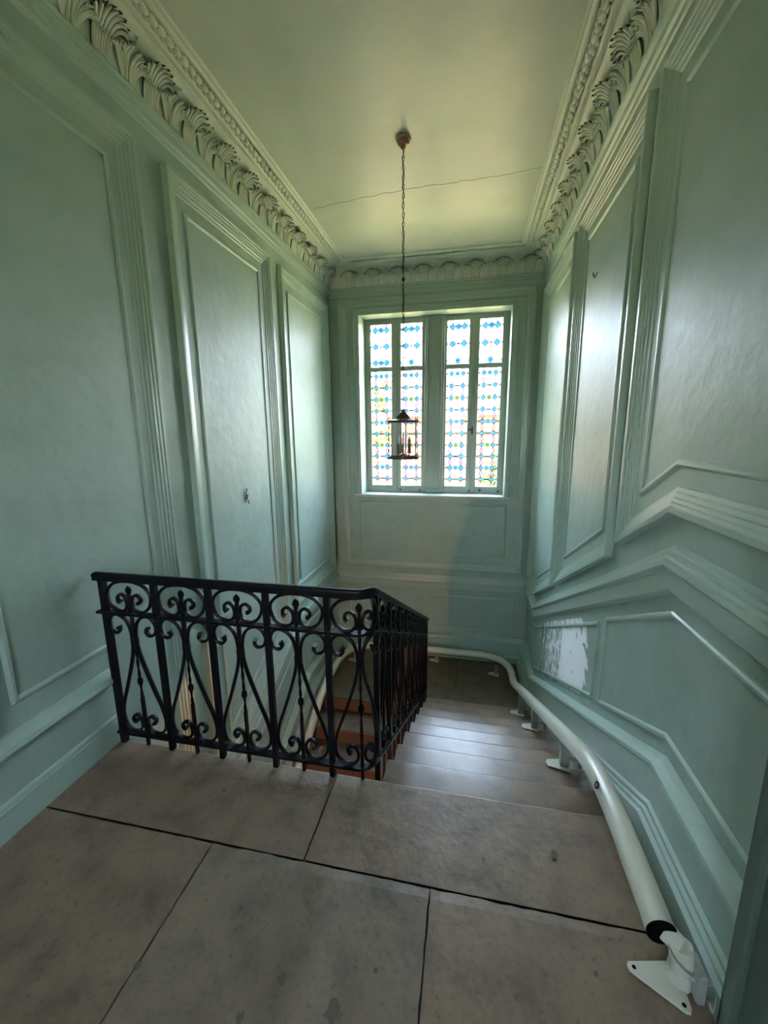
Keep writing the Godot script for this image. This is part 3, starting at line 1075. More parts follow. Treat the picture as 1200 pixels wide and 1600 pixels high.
func cornice() -> void:
	# one palmette leaf, one scrolled side leaf and one bud, all in the frame of the left wall (x out, z along)
	var leaf := MB.new()
	var fing := func(u: float, k: float) -> Array:
		return [Vector2(u * .038, .0), Vector2(u * .050, .42), Vector2(u * (.072 + .006 * k), .76 - .12 * u * u), Vector2(u * (.106 + .010 * k), .98 - .32 * u * u)]
	for i in 7:
		var u := (i - 3) / 3.0
		var q: Array = fing.call(u, 0.0)
		strand(leaf, q, [.008, .0095, .0105, .0035], [.006, .015, .026, .052])
	var leaf_mesh := leaf.mesh()
	var shade := MB.new()  # dark strands: shade painted into the leaf creases and tips
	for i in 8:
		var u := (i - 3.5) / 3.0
		strand(shade, fing.call(u, -.3), [.003, .0045, .0055, .002], [.004, .010, .020, .044])
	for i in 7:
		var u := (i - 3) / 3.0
		strand(shade, [Vector2(u * .098, .955 - .31 * u * u), Vector2(u * .110, 1.0 - .33 * u * u)], [.0062, .002], [.050, .056])
	var shade_mesh := shade.mesh()
	var side := MB.new()
	for sg in [-1.0, 1.0]:
		for i in 6:
			var u := i / 5.0
			leaf_finger(side, Vector2(sg * (.010 + .004 * i), 0.0), Vector2(sg * (.016 + .012 * i), .24 + .08 * u), Vector2(sg * (.022 + .018 * i), .50 - .12 * u), Vector2(sg * (.020 + .024 * i), .66 - .36 * u), .0062)
		strand(side, [Vector2(sg * .01, 0), Vector2(sg * .012, .36), Vector2(sg * .040, .60), Vector2(sg * .060, .50), Vector2(sg * .050, .38)], [.008, .0075, .007, .007, .010], [.010, .018, .026, .028, .03])
	var side_mesh := side.mesh()
	var bud := MB.new()
	strand(bud, [Vector2(0, .05), Vector2(.002, .4), Vector2(-.004, .62)], [.004, .004, .0035], [.006, .008, .010])
	for e in [[0.0, .68], [.011, .60], [-.011, .62], [.0, .78], [.006, .52]]:
		var s := cove(e[1])
		bud.ball(Vector3(s.x + .012, s.y - .004, e[0]), .0085, Vector3.ONE, 8)
	var bud_mesh := bud.mesh()
	# garland of overlapping leaflets
	var gar := MB.new()
	gar.ball(Vector3(.243, 3.574, 0), .026, Vector3(.85, .62, 1.3), 10)
	for sg in [-1.0, 1.0]:
		gar.ball(Vector3(.243 + sg * .017, 3.570, .024), .015, Vector3(.8, .7, 1.3), 8)
	var gar_mesh := gar.mesh()
	var prof: Array = [Vector2(3.262, 0), Vector2(3.268, .010), Vector2(3.276, .013), Vector2(3.288, .014), Vector2(3.296, .028), Vector2(3.304, .031), Vector2(3.312, .027), Vector2(3.318, .024), Vector2(3.336, .026), Vector2(3.343, .048), Vector2(3.360, .054), Vector2(3.370, .05), Vector2(3.372, .035)]
	for i in range(1, 11):
		var s := cove(i / 10.0)
		prof.append(Vector2(s.y, s.x))
	for p in [[3.572, .168], [3.572, .176], [3.565, .180], [3.565, .196], [3.572, .200], [3.576, .206], [3.588, .22], [3.588, .268], [3.578, .274], [3.577, .284], [3.584, .290], [3.588, .300], [3.586, .312], [3.592, .318], [3.60, .322]]:
		prof.append(Vector2(p[0], p[1]))
	prof.reverse()
	var lens := {"left": [Transform3D(Basis(), Vector3(XL, 0, 0)), ZB, ZF], "right": [Transform3D(Basis(Vector3.UP, PI), Vector3(XR, 0, 0)), -ZF, -ZB], "back": [Transform3D(Basis(Vector3.UP, -PI / 2), Vector3(0, 0, ZB)), -XR, -XL]}
	var n := 0
	for side_name in ["left", "right", "back"]:
		var e: Array = lens[side_name]
		var t: Transform3D = e[0]
		var mb := MB.new()
		var lowmb := MB.new()
		for j in prof.size() - 1:
			var a: Vector2 = prof[j]
			var b: Vector2 = prof[j + 1]
			# mitred at the corners with the window wall
			var ends := func(o: float) -> Array:
				var z0: float = e[1]
				var z1: float = e[2]
				if side_name == "left": z0 += o
				if side_name == "right": z1 -= o
				if side_name == "back":
					z0 += o
					z1 -= o
				return [z0, z1]
			var ea: Array = ends.call(a.y)
			var eb: Array = ends.call(b.y)
			var d := b - a
			(mb if a.x > 3.371 else lowmb).quad(Vector3(a.y, a.x, ea[0]), Vector3(a.y, a.x, ea[1]), Vector3(b.y, b.x, eb[1]), Vector3(b.y, b.x, eb[0]), Vector3(-d.x, d.y, 0))
		n += 1
		var tr := part("trim_%d" % n, mb, M.plaster_paint, self, t)
		tag(tr, {"left": "moulded plaster cornice with acanthus leaves above the left wall", "right": "moulded plaster cornice with acanthus leaves above the right wall", "back": "short plaster cornice with acanthus leaves above the window wall"}[side_name], "cornice", "structure")
		part("lower_moulding", lowmb, M.trim_paint, tr)
		var zs: Array = []
		if side_name == "left":
			for i in 17: zs.append(-5.17 + .3155 * i)
		elif side_name == "right":
			for i in 17: zs.append(5.17 - .3155 * i)
		else:
			for i in 8: zs.append(-.62 + .302 * i)
		var mm: Array = []
		for i in zs.size():
			var at := Transform3D(Basis(), Vector3(0, 0, zs[i]))
			var al := part("acanthus_leaf", leaf_mesh, M.leaf_paint, tr, at)
			part("leaf_shade", shade_mesh, M.leaf_shade, al)
			if i < zs.size() - 1:
				var mid := Transform3D(Basis(), Vector3(0, 0, (zs[i] + zs[i + 1]) * .5))
				part("side_leaf", side_mesh, M.leaf_paint, tr, mid)
				part("bud", bud_mesh, M.leaf_paint, tr, mid)
		var lo: float = e[1] + .3
		var hi: float = e[2] - .3
		var cnt := int((hi - lo) / .058)
		var mu := MultiMesh.new()
		mu.transform_format = MultiMesh.TRANSFORM_3D
		mu.mesh = gar_mesh
		mu.instance_count = cnt
		for i in cnt:
			mu.set_instance_transform(i, Transform3D(Basis(), Vector3(0, 0, lo + .058 * i)))
		var mi := MultiMeshInstance3D.new()
		mi.name = "garland"
		mi.multimesh = mu
		mi.material_override = M.plaster_paint
		mi.set_meta("kind", "stuff")
		tr.add_child(mi, true)

func leaf_finger(mb: MB, a: Vector2, b: Vector2, c: Vector2, d: Vector2, r: float) -> void:
	strand(mb, [a, b, c, d], [r * .8, r, r * 1.45, r * .7], [.005, .013, .024, .050])

# ---------------------------------------------------------------- the iron railing
const RX := -.398
func rail_point(s: float, t: float, n: float) -> Vector3:
	var r := .07
	var s1 := 1.279
	var arc := r * PI / 2
	var p := Vector2()                # x, z
	var nn := Vector2()
	if s < s1:
		p = Vector2(-1.747 + s, -1.6)
		nn = Vector2(0, 1)
	elif s < s1 + arc:
		var th := (s - s1) / r
		p = Vector2(-1.747 + s1 + r * sin(th), -1.6 - r * (1.0 - cos(th)))
		nn = Vector2(sin(th), cos(th))
	else:
		p = Vector2(-1.747 + s1 + r, -1.6 - r - (s - s1 - arc))
		nn = Vector2(1, 0)
	var dz := Z0 - p.y
	var drop := 0.0
	if dz > .06: drop = SS * (dz - .03)
	elif dz > 0.0: drop = SS * dz * dz / .12
	return Vector3(p.x + nn.x * n, t - drop, p.y + nn.y * n)

# a bar along a line drawn on the unrolled railing
func bar(mb: MB, line: Array, w: float, dep: float, sides := 8, caps := true, n0 := 0.0, tapers: Array = []) -> void:
	var rings: Array = []
	var ctr: Array = []
	for i in line.size():
		var t: Vector2 = (line[mini(i + 1, line.size() - 1)] - line[maxi(i - 1, 0)]).normalized()
		var q := Vector2(-t.y, t.x)
		var k: float = tapers[i] if tapers.size() else 1.0
		var a: Array = []
		for j in sides:
			var an := TAU * (j + .5) / sides
			var cx := cos(an)
			var cy := sin(an)
			if sides == 4:
				cx = signf(cx)
				cy = signf(cy)
			var o: Vector2 = line[i] + q * cx * w * .5 * k
			a.append(rail_point(o.x, o.y, n0 + cy * dep * .5 * k))
		rings.append(a)
		ctr.append(rail_point(line[i].x, line[i].y, n0))
	for i in line.size() - 1:
		for j in sides:
			var j2 := (j + 1) % sides
			if sides == 4:
				mb.quad(rings[i][j], rings[i + 1][j], rings[i + 1][j2], rings[i][j2], rings[i][j] + rings[i][j2] - ctr[i] * 2.0)
			else:
				mb.quad_n([rings[i][j], rings[i + 1][j], rings[i + 1][j2], rings[i][j2]], [(rings[i][j] - ctr[i]).normalized(), (rings[i + 1][j] - ctr[i + 1]).normalized(), (rings[i + 1][j2] - ctr[i + 1]).normalized(), (rings[i][j2] - ctr[i]).normalized()])
	if caps:
		for j in sides:
			mb.tri(ctr[0], rings[0][j], rings[0][(j + 1) % sides], ctr[0] - ctr[1])
			mb.tri(ctr[-1], rings[-1][j], rings[-1][(j + 1) % sides], ctr[-1] - ctr[-2])

func smooth(p: Array, per := 5) -> Array:
	var out: Array = []
	for i in p.size() - 1:
		var a: Vector2 = p[maxi(i - 1, 0)]
		var b: Vector2 = p[mini(i + 2, p.size() - 1)]
		for k in per:
			out.append((p[i] as Vector2).cubic_interpolate(p[i + 1], a, b, float(k) / per))
	out.append(p[-1])
	return out

func line_s(s0: float, s1: float, t: float) -> Array:
	var out: Array = []
	var c := int(ceilf((s1 - s0) / .02))
	for i in c + 1: out.append(Vector2(lerpf(s0, s1, float(i) / c), t))
	return out

func railing() -> void:
	var rl := base("iron_railing", "black wrought iron railing with scrollwork along the landing edge and down the stairs", "railing", Vector3(-1.747, 0, -1.6))
	var inv := Transform3D(Basis(), -rl.position)
	var edges: Array = []
	for i in 6: edges.append(.2895 * i)
	for i in range(1, 9): edges.append(.2895 * 5 + .308 * i)
	var end: float = edges[-1]
	var m := MB.new()
	bar(m, line_s(-.035, end + .03, .915), .022, .044, 4)
	bar(m, line_s(-.035, end + .03, .930), .022, .050, 10)
	part("handrail", m, M.iron, rl, inv)
	m = MB.new()
	bar(m, line_s(-.045, end + .012, .735), .012, .034, 4)
	part("middle_rail", m, M.iron, rl, inv)
	m = MB.new()
	bar(m, line_s(-.045, end + .012, .060), .014, .034, 4)
	part("bottom_rail", m, M.iron, rl, inv)
	for i in edges.size():
		var s: float = edges[i]
		var foot := -.002 if i < 5 else -.20
		var w := .024 if i > 0 and i < edges.size() - 1 else .030
		m = MB.new()
		bar(m, [Vector2(s, foot), Vector2(s, .3), Vector2(s, .6), Vector2(s, .915)], w, .026, 4)
		part("post", m, M.iron, rl, inv)
	for i in edges.size() - 1:
		var s0: float = edges[i]
		var s1: float = edges[i + 1]
		var c := (s0 + s1) * .5
		var k := (s1 - s0) / .2895
		m = MB.new()
		var foot := -.002 if c < 1.2 else -.17
		bar(m, [Vector2(c, foot), Vector2(c, .2), Vector2(c, .28)], .014, .014, 4)
		# the twisted middle with its knot
		var tw: Array = []
		var tp: Array = []
		for j in 25:
			tw.append(Vector2(c, .28 + .30 * j / 24.0))
			tp.append(.85 + .22 * sin(j * 1.35))
		bar(m, tw, .015, .015, 8, true, 0.0, tp)
		bar(m, [Vector2(c, .575), Vector2(c, .84)], .014, .014, 4)
		var sp := part("spindle", m, M.iron, rl, inv)
		m = MB.new()
		bar(m, [Vector2(c, .350), Vector2(c, .358), Vector2(c, .370), Vector2(c, .382), Vector2(c, .390)], .030, .026, 8, true, 0.0, [.5, .9, 1.0, .9, .5])
		part("knot", m, M.iron, sp)
		m = MB.new()
		bar(m, [Vector2(c, .572), Vector2(c, .578), Vector2(c, .600), Vector2(c, .606)], .031, .022, 4)
		part("collar", m, M.iron, sp)
		m = MB.new()
		bar(m, [Vector2(c, .758), Vector2(c, .764), Vector2(c, .784), Vector2(c, .790)], .031, .020, 4)
		part("collar", m, M.iron, sp)
		m = MB.new()
		bar(m, [Vector2(c, .828), Vector2(c, .838), Vector2(c, .846), Vector2(c, .858), Vector2(c, .868), Vector2(c, .880)], .034, .026, 8, true, 0.0, [.45, .5, .85, 1.0, .8, .1])
		part("finial", m, M.iron, sp)
		for sg in [-1.0, 1.0]:
			var top: Array = []
			for p in [[0, .903], [.040, .900], [.085, .885], [.118, .852], [.124, .818], [.108, .776], [.075, .750], [.040, .749], [.018, .770], [.014, .800], [.024, .826], [.044, .835], [.062, .824], [.064, .804], [.052, .795]]:
				top.append(Vector2(c + sg * p[0] * k, p[1]))
			m = MB.new()
			var sm := smooth(top)
			var tp2: Array = []
			for j in sm.size(): tp2.append(1.0 if j < sm.size() - 6 else 1.0 + .09 * (j - sm.size() + 7))
			bar(m, sm, .0145, .026, 8, true, 0.0, tp2)
			part("top_scroll", m, M.iron, rl, inv)
			var low: Array = []
			for p in [[.083, .665], [.076, .645], [.090, .628], [.113, .632], [.130, .655], [.130, .690], [.105, .722], [.068, .724], [.034, .700], [.015, .655], [.010, .590], [.020, .52], [.046, .43], [.083, .32], [.112, .24], [.126, .17], [.118, .113], [.085, .080], [.045, .080], [.020, .104], [.016, .140], [.030, .168], [.052, .172], [.068, .155], [.062, .136], [.050, .136]]:
				low.append(Vector2(c + sg * p[0] * k, p[1]))
			m = MB.new()
			sm = smooth(low)
			tp2 = []
			for j in sm.size(): tp2.append(1.0 + .45 * maxf(0.0, 1.0 - minf(j, sm.size() - 1 - j) / 6.0))
			bar(m, sm, .0145, .026, 8, true, 0.0, tp2)
			part("lyre_scroll", m, M.iron, rl, inv)

# ---------------------------------------------------------------- the stairlift rail
func fillet(p: Array, r: Array) -> Array:
	var out: Array = [p[0]]
	for i in range(1, p.size() - 1):
		var d0: Vector3 = (p[i - 1] - p[i]).normalized()
		var d1: Vector3 = (p[i + 1] - p[i]).normalized()
		var a: Vector3 = p[i] + d0 * r[i]
		var b: Vector3 = p[i] + d1 * r[i]
		for k in 13:
			var t := k / 12.0
			out.append(a.lerp(p[i], t).lerp((p[i] as Vector3).lerp(b, t), t))
	out.append(p[-1])
	return out

func stairlift() -> void:
	var y0 := .142
	var y1 := -1.335
	var x := .60
	var zt := -1.70
	var zb := zt - (y0 - y1) / SL
	var pts: Array = [Vector3(x + .005, y0 - .012, -1.105), Vector3(x, y0, zt), Vector3(x, y1, zb), Vector3(x, y1 - .005, -5.20), Vector3(-1.60, y1 - .005, -5.20), Vector3(-1.60, y1, -4.17), Vector3(-1.60, y1 - 3.2 * SL, -.97)]
	var path := fillet(pts, [0, .30, .12, .42, .55, .25, 0])
	var lift := base("stairlift_rail", "cream tubular stairlift rail curving round the outside of the stairs", "stairlift rail", Vector3(x, 0, -1.1))
	var inv := Transform3D(Basis(), -lift.position)
	var m := MB.new()
	m.tube(path, [.042], 20, true, 1.0, Vector3.UP)
	part("tube", m, M.lift_cream, lift, inv)
	# toothed rack under the tube
	m = MB.new()
	var low: Array = []
	for p in path: low.append(p + Vector3(0, -.046, 0))
	m.tube(low.slice(1), [.012], 6, true, .8, Vector3.UP)
	part("rack", m, M.rack_steel, lift, inv)
	m = MB.new()
	var d: Vector3 = (path[0] - path[1]).normalized()
	m.lathe([Vector2(0, .004), Vector2(.038, .004), Vector2(.0425, .001), Vector2(.0425, -.004)], Transform3D(Basis(Quaternion(Vector3.UP, d)), path[0]), 24)
	part("end_cap", m, M.rubber, lift, inv)
	# small round inspection plug on the side of the tube
	m = MB.new()
	var pn := Vector3(-.93, .36, 0).normalized()
	m.lathe([Vector2(0, .003), Vector2(.006, .003), Vector2(.007, .001)], Transform3D(Basis(Quaternion(Vector3.UP, pn)), Vector3(x, y0 + .0, -1.60) + pn * .0425), 16)
	part("plug", m, M.steel, lift, inv)
	m = MB.new()
	m.torus(Vector3(x, y0, -1.60) + pn * .0425, pn, .012, .0032, 20, 6)
	part("plug_ring", m, M.rubber, lift, inv)
	# feet on the treads
	var feet := [[.60, -.33, -2.25], [.60, -.825, -3.20], [.58, -1.155, -3.82], [.43, -1.485, -5.0], [-.35, -1.485, -5.19], [-1.45, -1.485, -5.0]]
	for i in feet.size():
		var b := Vector3(feet[i][0], feet[i][1], feet[i][2])
		var top := b.y + .1
		if i < 3: top = y0 - (zt - b.z) * SL
		else: top = y1
		m = MB.new()
		if i < 3:
			m.box(Vector3(b.x - .024, b.y, b.z - .02), Vector3(b.x + .024, top - .03, b.z + .02), .004)
		else:
			m.tube([b, Vector3(b.x, top - .03, b.z)], [.018], 12)
		var sup := part("support", m, M.lift_grey, lift, inv)
		m = MB.new()
		var dir := -1.0
		var tri_pts: Array = [Vector2(.03, -.05), Vector2(.03, .05), Vector2(-.09, .025), Vector2(-.10, .0), Vector2(-.09, -.025)]
		var up := func(a: float, c: float, h: float) -> Vector3: return Vector3(b.x + a, b.y + h, b.z + c)
		fill(m, tri_pts, .007, up)
		frame(m, tri_pts, [Vector2(0, .0005), Vector2(0, .007)], up)
		part("foot_plate", m, M.lift_cream, sup)
		if i < 3:
			m = MB.new()
			m.tube([Vector3(b.x + .02, b.y + .05, b.z), Vector3(b.x + .085, b.y + .05, b.z)], [.008], 8)
			m.box(Vector3(b.x + .075, b.y + .0, b.z - .012), Vector3(b.x + .095, b.y + .075, b.z + .012), .003)
			part("wall_arm", m, M.lift_grey, sup)
	# the end foot on the landing
	m = MB.new()
	var c := Vector3(.655, 0, -1.085)
	m.tube([c, c + Vector3(0, .02, 0), c + Vector3(0, .085, 0), c + Vector3(-.004, .125, -.004)], [.033, .031, .031, .028], 18)
	m.tube([c + Vector3(-.004, .115, -.004), c + Vector3(-.035, .125, -.035)], [.026, .03], 14)
	for yy in [.045, .085]:
		m.torus(c + Vector3(0, yy, 0), Vector3.UP, .0315, .0018, 24, 5)
	var es := part("end_support", m, M.lift_cream, lift, inv)
	m = MB.new()
	var tp: Array = []
	for e in [[.522, -1.098], [.516, -1.088], [.520, -1.076], [.640, -1.006], [.652, -1.006], [.658, -1.016], [.662, -1.10], [.655, -1.118], [.640, -1.122]]: tp.append(Vector2(e[0], e[1]))
	var upm := func(a: float, b: float, h: float) -> Vector3: return Vector3(a, h, b)
	fill(m, tp, .007, upm)
	frame(m, tp, [Vector2(0, 0.0), Vector2(0, .005), Vector2(.002, .007)], upm)
	part("foot_plate", m, M.lift_cream, es)
	for e in [[.535, -1.086], [.641, -1.021]]:
		m = MB.new()
		m.lathe([Vector2(0, .0086), Vector2(.004, .0082), Vector2(.006, .007)], Transform3D(Basis(), Vector3(e[0], 0, e[1])), 10)
		part("bolt", m, M.rubber, es)
	# bracket to the skirting
	m = MB.new()
	m.box(Vector3(.675, .0, -1.10), Vector3(.70, .10, -1.03), .006)
	m.tube([Vector3(.66, .055, -1.07), Vector3(.70, .055, -1.05)], [.013], 10)
	part("wall_bracket", m, M.lift_grey, es)
	# loops of thin cable
	m = MB.new()
	var cb: Array = []
	for q in [path[0] + Vector3(.01, -.01, .012), Vector3(.625, .105, -1.06), Vector3(.655, .085, -1.045), Vector3(.690, .075, -1.035), Vector3(.70, .10, -1.02), Vector3(.705, .085, -1.008), Vector3(.700, .03, -1.005), Vector3(.698, .04, -1.02)]: cb.append(q)
	var cc := Curve3D.new()
	var cs: Array = []
	for i in cb.size() - 1:
		for k in 6:
			cs.append((cb[i] as Vector3).cubic_interpolate(cb[i + 1], cb[maxi(i - 1, 0)], cb[mini(i + 2, cb.size() - 1)], k / 6.0))
	cs.append(cb[-1])
	m.tube(cs, [.0028], 6)
	part("cable", m, M.lift_grey, lift, inv)

# ---------------------------------------------------------------- the hanging lantern
func lantern() -> void:
	var o := Vector3(-.507, 0, -3.247)
	var ln := base("hanging_lantern", "cylindrical bronze lantern with clear glass hanging on a long chain", "lantern", Vector3(o.x, 1.39, o.z))
	var inv := Transform3D(Basis(), -ln.position)
	var T := Transform3D(Basis(), o)
	var m := MB.new()
	m.lathe([Vector2(.02, 3.6), Vector2(.050, 3.598), Vector2(.055, 3.590), Vector2(.050, 3.582), Vector2(.040, 3.578), Vector2(.042, 3.566), Vector2(.034, 3.553), Vector2(.020, 3.547), Vector2(.016, 3.532), Vector2(.009, 3.524), Vector2(0, 3.522)].duplicate(), T, 24)
	part("canopy", m, M.canopy_brass, ln, inv)
	m = MB.new()
	var y := 3.505
	var k := 0
	while y > 1.79:
		var lk := .034
		if absf(y - 2.70) > .03:
			m.torus(Vector3(o.x, y, o.z), Vector3.RIGHT if k % 2 == 0 else Vector3.BACK, .0085, .0021, 10, 5, Vector3(1, 2.0, 1))
		y -= .0295
		k += 1
	var ch := part("chain", m, M.chain, ln, inv)
	ch.set_meta("kind", "stuff")
	m = MB.new()
	var cord: Array = []
	for i in 90:
		var t := i / 89.0
		cord.append(Vector3(o.x + .006 * cos(i * .9), lerpf(3.52, 1.78, t), o.z + .006 * sin(i * .9)))
	m.tube(cord, [.0024], 5)
	part("flex", m, M.bronze, ln, inv)
	m = MB.new()
	m.ball(Vector3(o.x, 2.70, o.z), .013, Vector3(1, 1.3, 1), 12)
	part("chain_joint", m, M.bronze, ln, inv)
	# roof
	m = MB.new()
	m.lathe([Vector2(.012, 1.757), Vector2(.018, 1.752), Vector2(.024, 1.745), Vector2(.034, 1.738), Vector2(.046, 1.726), Vector2(.058, 1.712), Vector2(.074, 1.700), Vector2(.094, 1.693), Vector2(.116, 1.690), Vector2(.124, 1.688), Vector2(.125, 1.676), Vector2(.120, 1.674), Vector2(.0, 1.70)], T, 36)
	var roof := part("roof", m, M.bronze, ln, inv)
	m = MB.new()
	m.ball(Vector3(o.x, 1.762, o.z), .012, Vector3(1, .8, 1), 10)
	for a in 4:
		var an := TAU * a / 4
		m.tube([Vector3(o.x, 1.762, o.z), Vector3(o.x + cos(an) * .014, 1.770, o.z + sin(an) * .014), Vector3(o.x + cos(an) * .022, 1.764, o.z + sin(an) * .022)], [.005, .006, .003], 6)
	m.torus(Vector3(o.x, 1.782, o.z), Vector3.RIGHT, .010, .0025, 12, 5)
	part("finial", m, M.bronze, roof)
	m = MB.new()
	m.lathe([Vector2(.1165, 1.676), Vector2(.1165, 1.40)], T, 40)
	part("glass", m, M.lantern_glass, ln, inv)
	m = MB.new()
	m.lathe([Vector2(.118, 1.412), Vector2(.124, 1.410), Vector2(.124, 1.396), Vector2(.118, 1.393), Vector2(.110, 1.395), Vector2(.110, 1.402), Vector2(.118, 1.412)], T, 36)
	for a in 3:
		var an := TAU * a / 3 + .3
		m.tube([Vector3(o.x + cos(an) * .112, 1.400, o.z + sin(an) * .112), Vector3(o.x, 1.400, o.z)], [.003], 6)
	part("bottom_ring", m, M.bronze, ln, inv)
	for a in 6:
		var an := TAU * a / 6 + .52
		m = MB.new()
		var p := Vector3(o.x + cos(an) * .1205, 0, o.z + sin(an) * .1205)
		m.tube([p + Vector3(0, 1.385, 0), p + Vector3(0, 1.70, 0)], [.0035], 8)
		m.ball(p + Vector3(0, 1.70, 0), .005, Vector3.ONE, 6)
		part("glass_rod", m, M.bronze, ln, inv)
	# candle cluster
	m = MB.new()
	m.tube([Vector3(o.x, 1.400, o.z), Vector3(o.x, 1.60, o.z)], [.0045], 8)
	m.ball(Vector3(o.x, 1.425, o.z), .016, Vector3(1, .8, 1), 12)
	var arm := part("candle_arm", m, M.bronze, ln, inv)
	for a in 3:
		var an := TAU * a / 3 + .2
		var q := Vector3(o.x + cos(an) * .05, 0, o.z + sin(an) * .05)
		m = MB.new()
		m.tube([Vector3(o.x, 1.422, o.z), Vector3(o.x + cos(an) * .025, 1.412, o.z + sin(an) * .025), q + Vector3(0, 1.424, 0), q + Vector3(0, 1.445, 0)], [.006], 7)
		m.tube([q + Vector3(0, 1.44, 0), q + Vector3(0, 1.510, 0)], [.0125], 12)
		m.lathe([Vector2(.0, 1.436), Vector2(.017, 1.438), Vector2(.019, 1.446), Vector2(.0, 1.448)], Transform3D(Basis(), q), 14)
		part("candle", m, M.candle, arm)
		m = MB.new()
		m.lathe([Vector2(.0, 1.572), Vector2(.003, 1.566), Vector2(.009, 1.55), Vector2(.0145, 1.532), Vector2(.013, 1.515), Vector2(.009, 1.508)], Transform3D(Basis(), q), 14)
		part("bulb", m, M.bulb, arm)

# ---------------------------------------------------------------- hooks and nails on the walls
func small_things() -> void:
	var hk := base("wall_hook", "small bent wire hook high on the second panel of the right wall", "hook", Vector3(XR - .004, 2.63, -3.25))
	var m := MB.new()
	var p: Array = []
	for i in 22:
		var t := i / 21.0
		var a := t * TAU * .9
		p.append(Vector3(-.012 - .008 * sin(t * PI), .028 * sin(a + .6), -.055 + .11 * t))
	m.tube(p, [.0026], 6)
	part("wire", m, M.bronze, hk)
	m = MB.new()
	m.tube([Vector3(0, .012, -.05), Vector3(-.014, .012, -.05)], [.004], 6)
	part("screw", m, M.bronze, hk)
	var kh := base("picture_hook", "broken metal picture hook with bits of tape on the left middle panel", "hook", Vector3(XL + .004, 1.09, -3.09))
	m = MB.new()
	m.tube([Vector3(.004, .055, .0), Vector3(.016, .062, .012), Vector3(.02, .045, .022), Vector3(.010, .02, .018), Vector3(.014, -.02, .012), Vector3(.022, -.055, .0), Vector3(.014, -.065, -.012)], [.0035], 6)
	part("wire", m, M.bronze, kh)
	m = MB.new()
	m.box_at(Transform3D(Basis(Vector3.RIGHT, .2), Vector3(.004, .025, .008)), Vector3(.006, .05, .022), .002)
	m.box_at(Transform3D(Basis(Vector3.RIGHT, -.15), Vector3(.004, -.04, .004)), Vector3(.005, .035, .02), .002)
	part("tape", m, M.sill_paint, kh)
	m = MB.new()
	m.box_at(Transform3D(Basis(Vector3.RIGHT, .5), Vector3(.010, -.008, .012)), Vector3(.008, .012, .055), .002)
	part("bar", m, M.bronze, kh)
	for e in [[-.996, .418, "rusty nail in the left panel below the window"], [.024, .41, "rusty nail in the right panel below the window"]]:
		var nl := MB.new()
		nl.lathe([Vector2(0, .014), Vector2(.006, .0135), Vector2(.007, .011), Vector2(.003, .010), Vector2(.003, .0)], Transform3D(Basis(Vector3.RIGHT, PI / 2), Vector3.ZERO), 10)
		var q := part("nail", nl, M.bronze, self, Transform3D(Basis(), Vector3(e[0], e[1], ZB + .003)))
		tag(q, e[2], "nail")

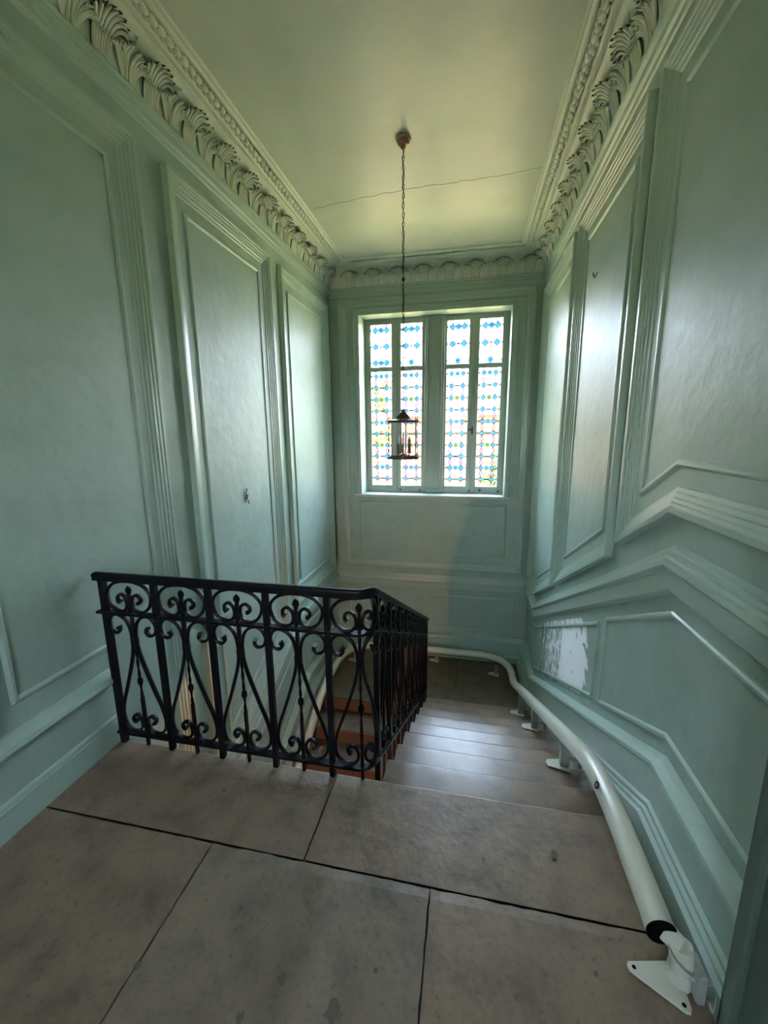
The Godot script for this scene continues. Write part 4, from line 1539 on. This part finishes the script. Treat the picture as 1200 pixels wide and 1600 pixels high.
# ---------------------------------------------------------------- what stands outside
func outside() -> void:
	var yg := -4.2
	var m := MB.new()
	m.box(Vector3(-60, yg - .4, -80), Vector3(60, yg, 60))
	tag(part("ground", m, M.lawn), "pale green lawn outside the stained glass window", "lawn", "structure")
	# brick house across the garden
	var hs := base("brick_house", "orange brick house seen through the lower stained glass", "house", Vector3(-3.4, yg, -19))
	m = MB.new()
	m.box(Vector3(-4.6, 0, -5), Vector3(5.0, 6.6, 0))
	var wl := part("wall", m, M.brick_far, hs)
	for i in 3:
		for j in 2:
			var x := -3.6 + 2.9 * i
			m = MB.new()
			m.box(Vector3(x, .9 + 2.8 * j, -.05), Vector3(x + 1.1, 2.5 + 2.8 * j, .05), .01)
			part("window", m, M.stone_pale, wl)
			m = MB.new()
			m.box(Vector3(x + .1, 1.0 + 2.8 * j, .05), Vector3(x + 1.0, 2.4 + 2.8 * j, .07))
			part("window_pane", m, M.pane_far, wl)
	m = MB.new()
	for e in [[[-4.9, 6.5, .3], [5.3, 6.5, .3], [4.4, 8.2, -2.5], [-4.0, 8.2, -2.5]], [[-4.9, 6.5, -5.3], [5.3, 6.5, -5.3], [4.4, 8.2, -2.5], [-4.0, 8.2, -2.5]]]:
		var q: Array = []
		for a in e: q.append(Vector3(a[0], a[1], a[2]))
		m.quad(q[0], q[1], q[2], q[3], Vector3.UP)
	m.tri(Vector3(-4.9, 6.5, .3), Vector3(-4.9, 6.5, -5.3), Vector3(-4.0, 8.2, -2.5), Vector3.LEFT)
	m.tri(Vector3(5.3, 6.5, .3), Vector3(5.3, 6.5, -5.3), Vector3(4.4, 8.2, -2.5), Vector3.RIGHT)
	part("roof", m, M.roof_slate, hs)
	var spots := [[-3.3, -12.0, 7.3, 1.15, "leaf_yellow", "yellow-green leafy tree outside the left casements"], [-8.6, -14.5, 7.6, 2.0, "leaf_green", "darker green tree beyond the left edge of the window outside"], [1.6, -14.0, 5.2, 1.2, "leaf_green", "low rounded green tree outside the right casements"]]
	for i in spots.size():
		var e: Array = spots[i]
		var t := base("tree", e[5], "tree", Vector3(e[0], yg, e[1]))
		m = MB.new()
		m.tube([Vector3.ZERO, Vector3(.05, e[2] * .4, 0), Vector3(0, e[2] * .8, .05)], [.22, .16, .06], 9)
		part("trunk", m, M.bark, t)
		var rng := RandomNumberGenerator.new()
		rng.seed = 70 + i
		m = MB.new()
		for k in 2600:
			var d := Vector3(rng.randfn(), rng.randfn(), rng.randfn()).normalized()
			var r: float = e[3] * pow(rng.randf(), .45) * (1.0 + .25 * sin(d.x * 5.0 + i) * cos(d.y * 4.0))
			var c := Vector3(0, e[2] - e[3] * .8, 0) + d * r * Vector3(1, 1.1, 1)
			var u := Vector3(rng.randfn(), rng.randfn(), rng.randfn()).normalized()
			var w := u.cross(d).normalized() * .16
			u *= .2
			m.quad(c - u, c + w * .6, c + u, c - w * .6, d)
		tag(part("crown", m, M[e[4]], t), "", "", "stuff")
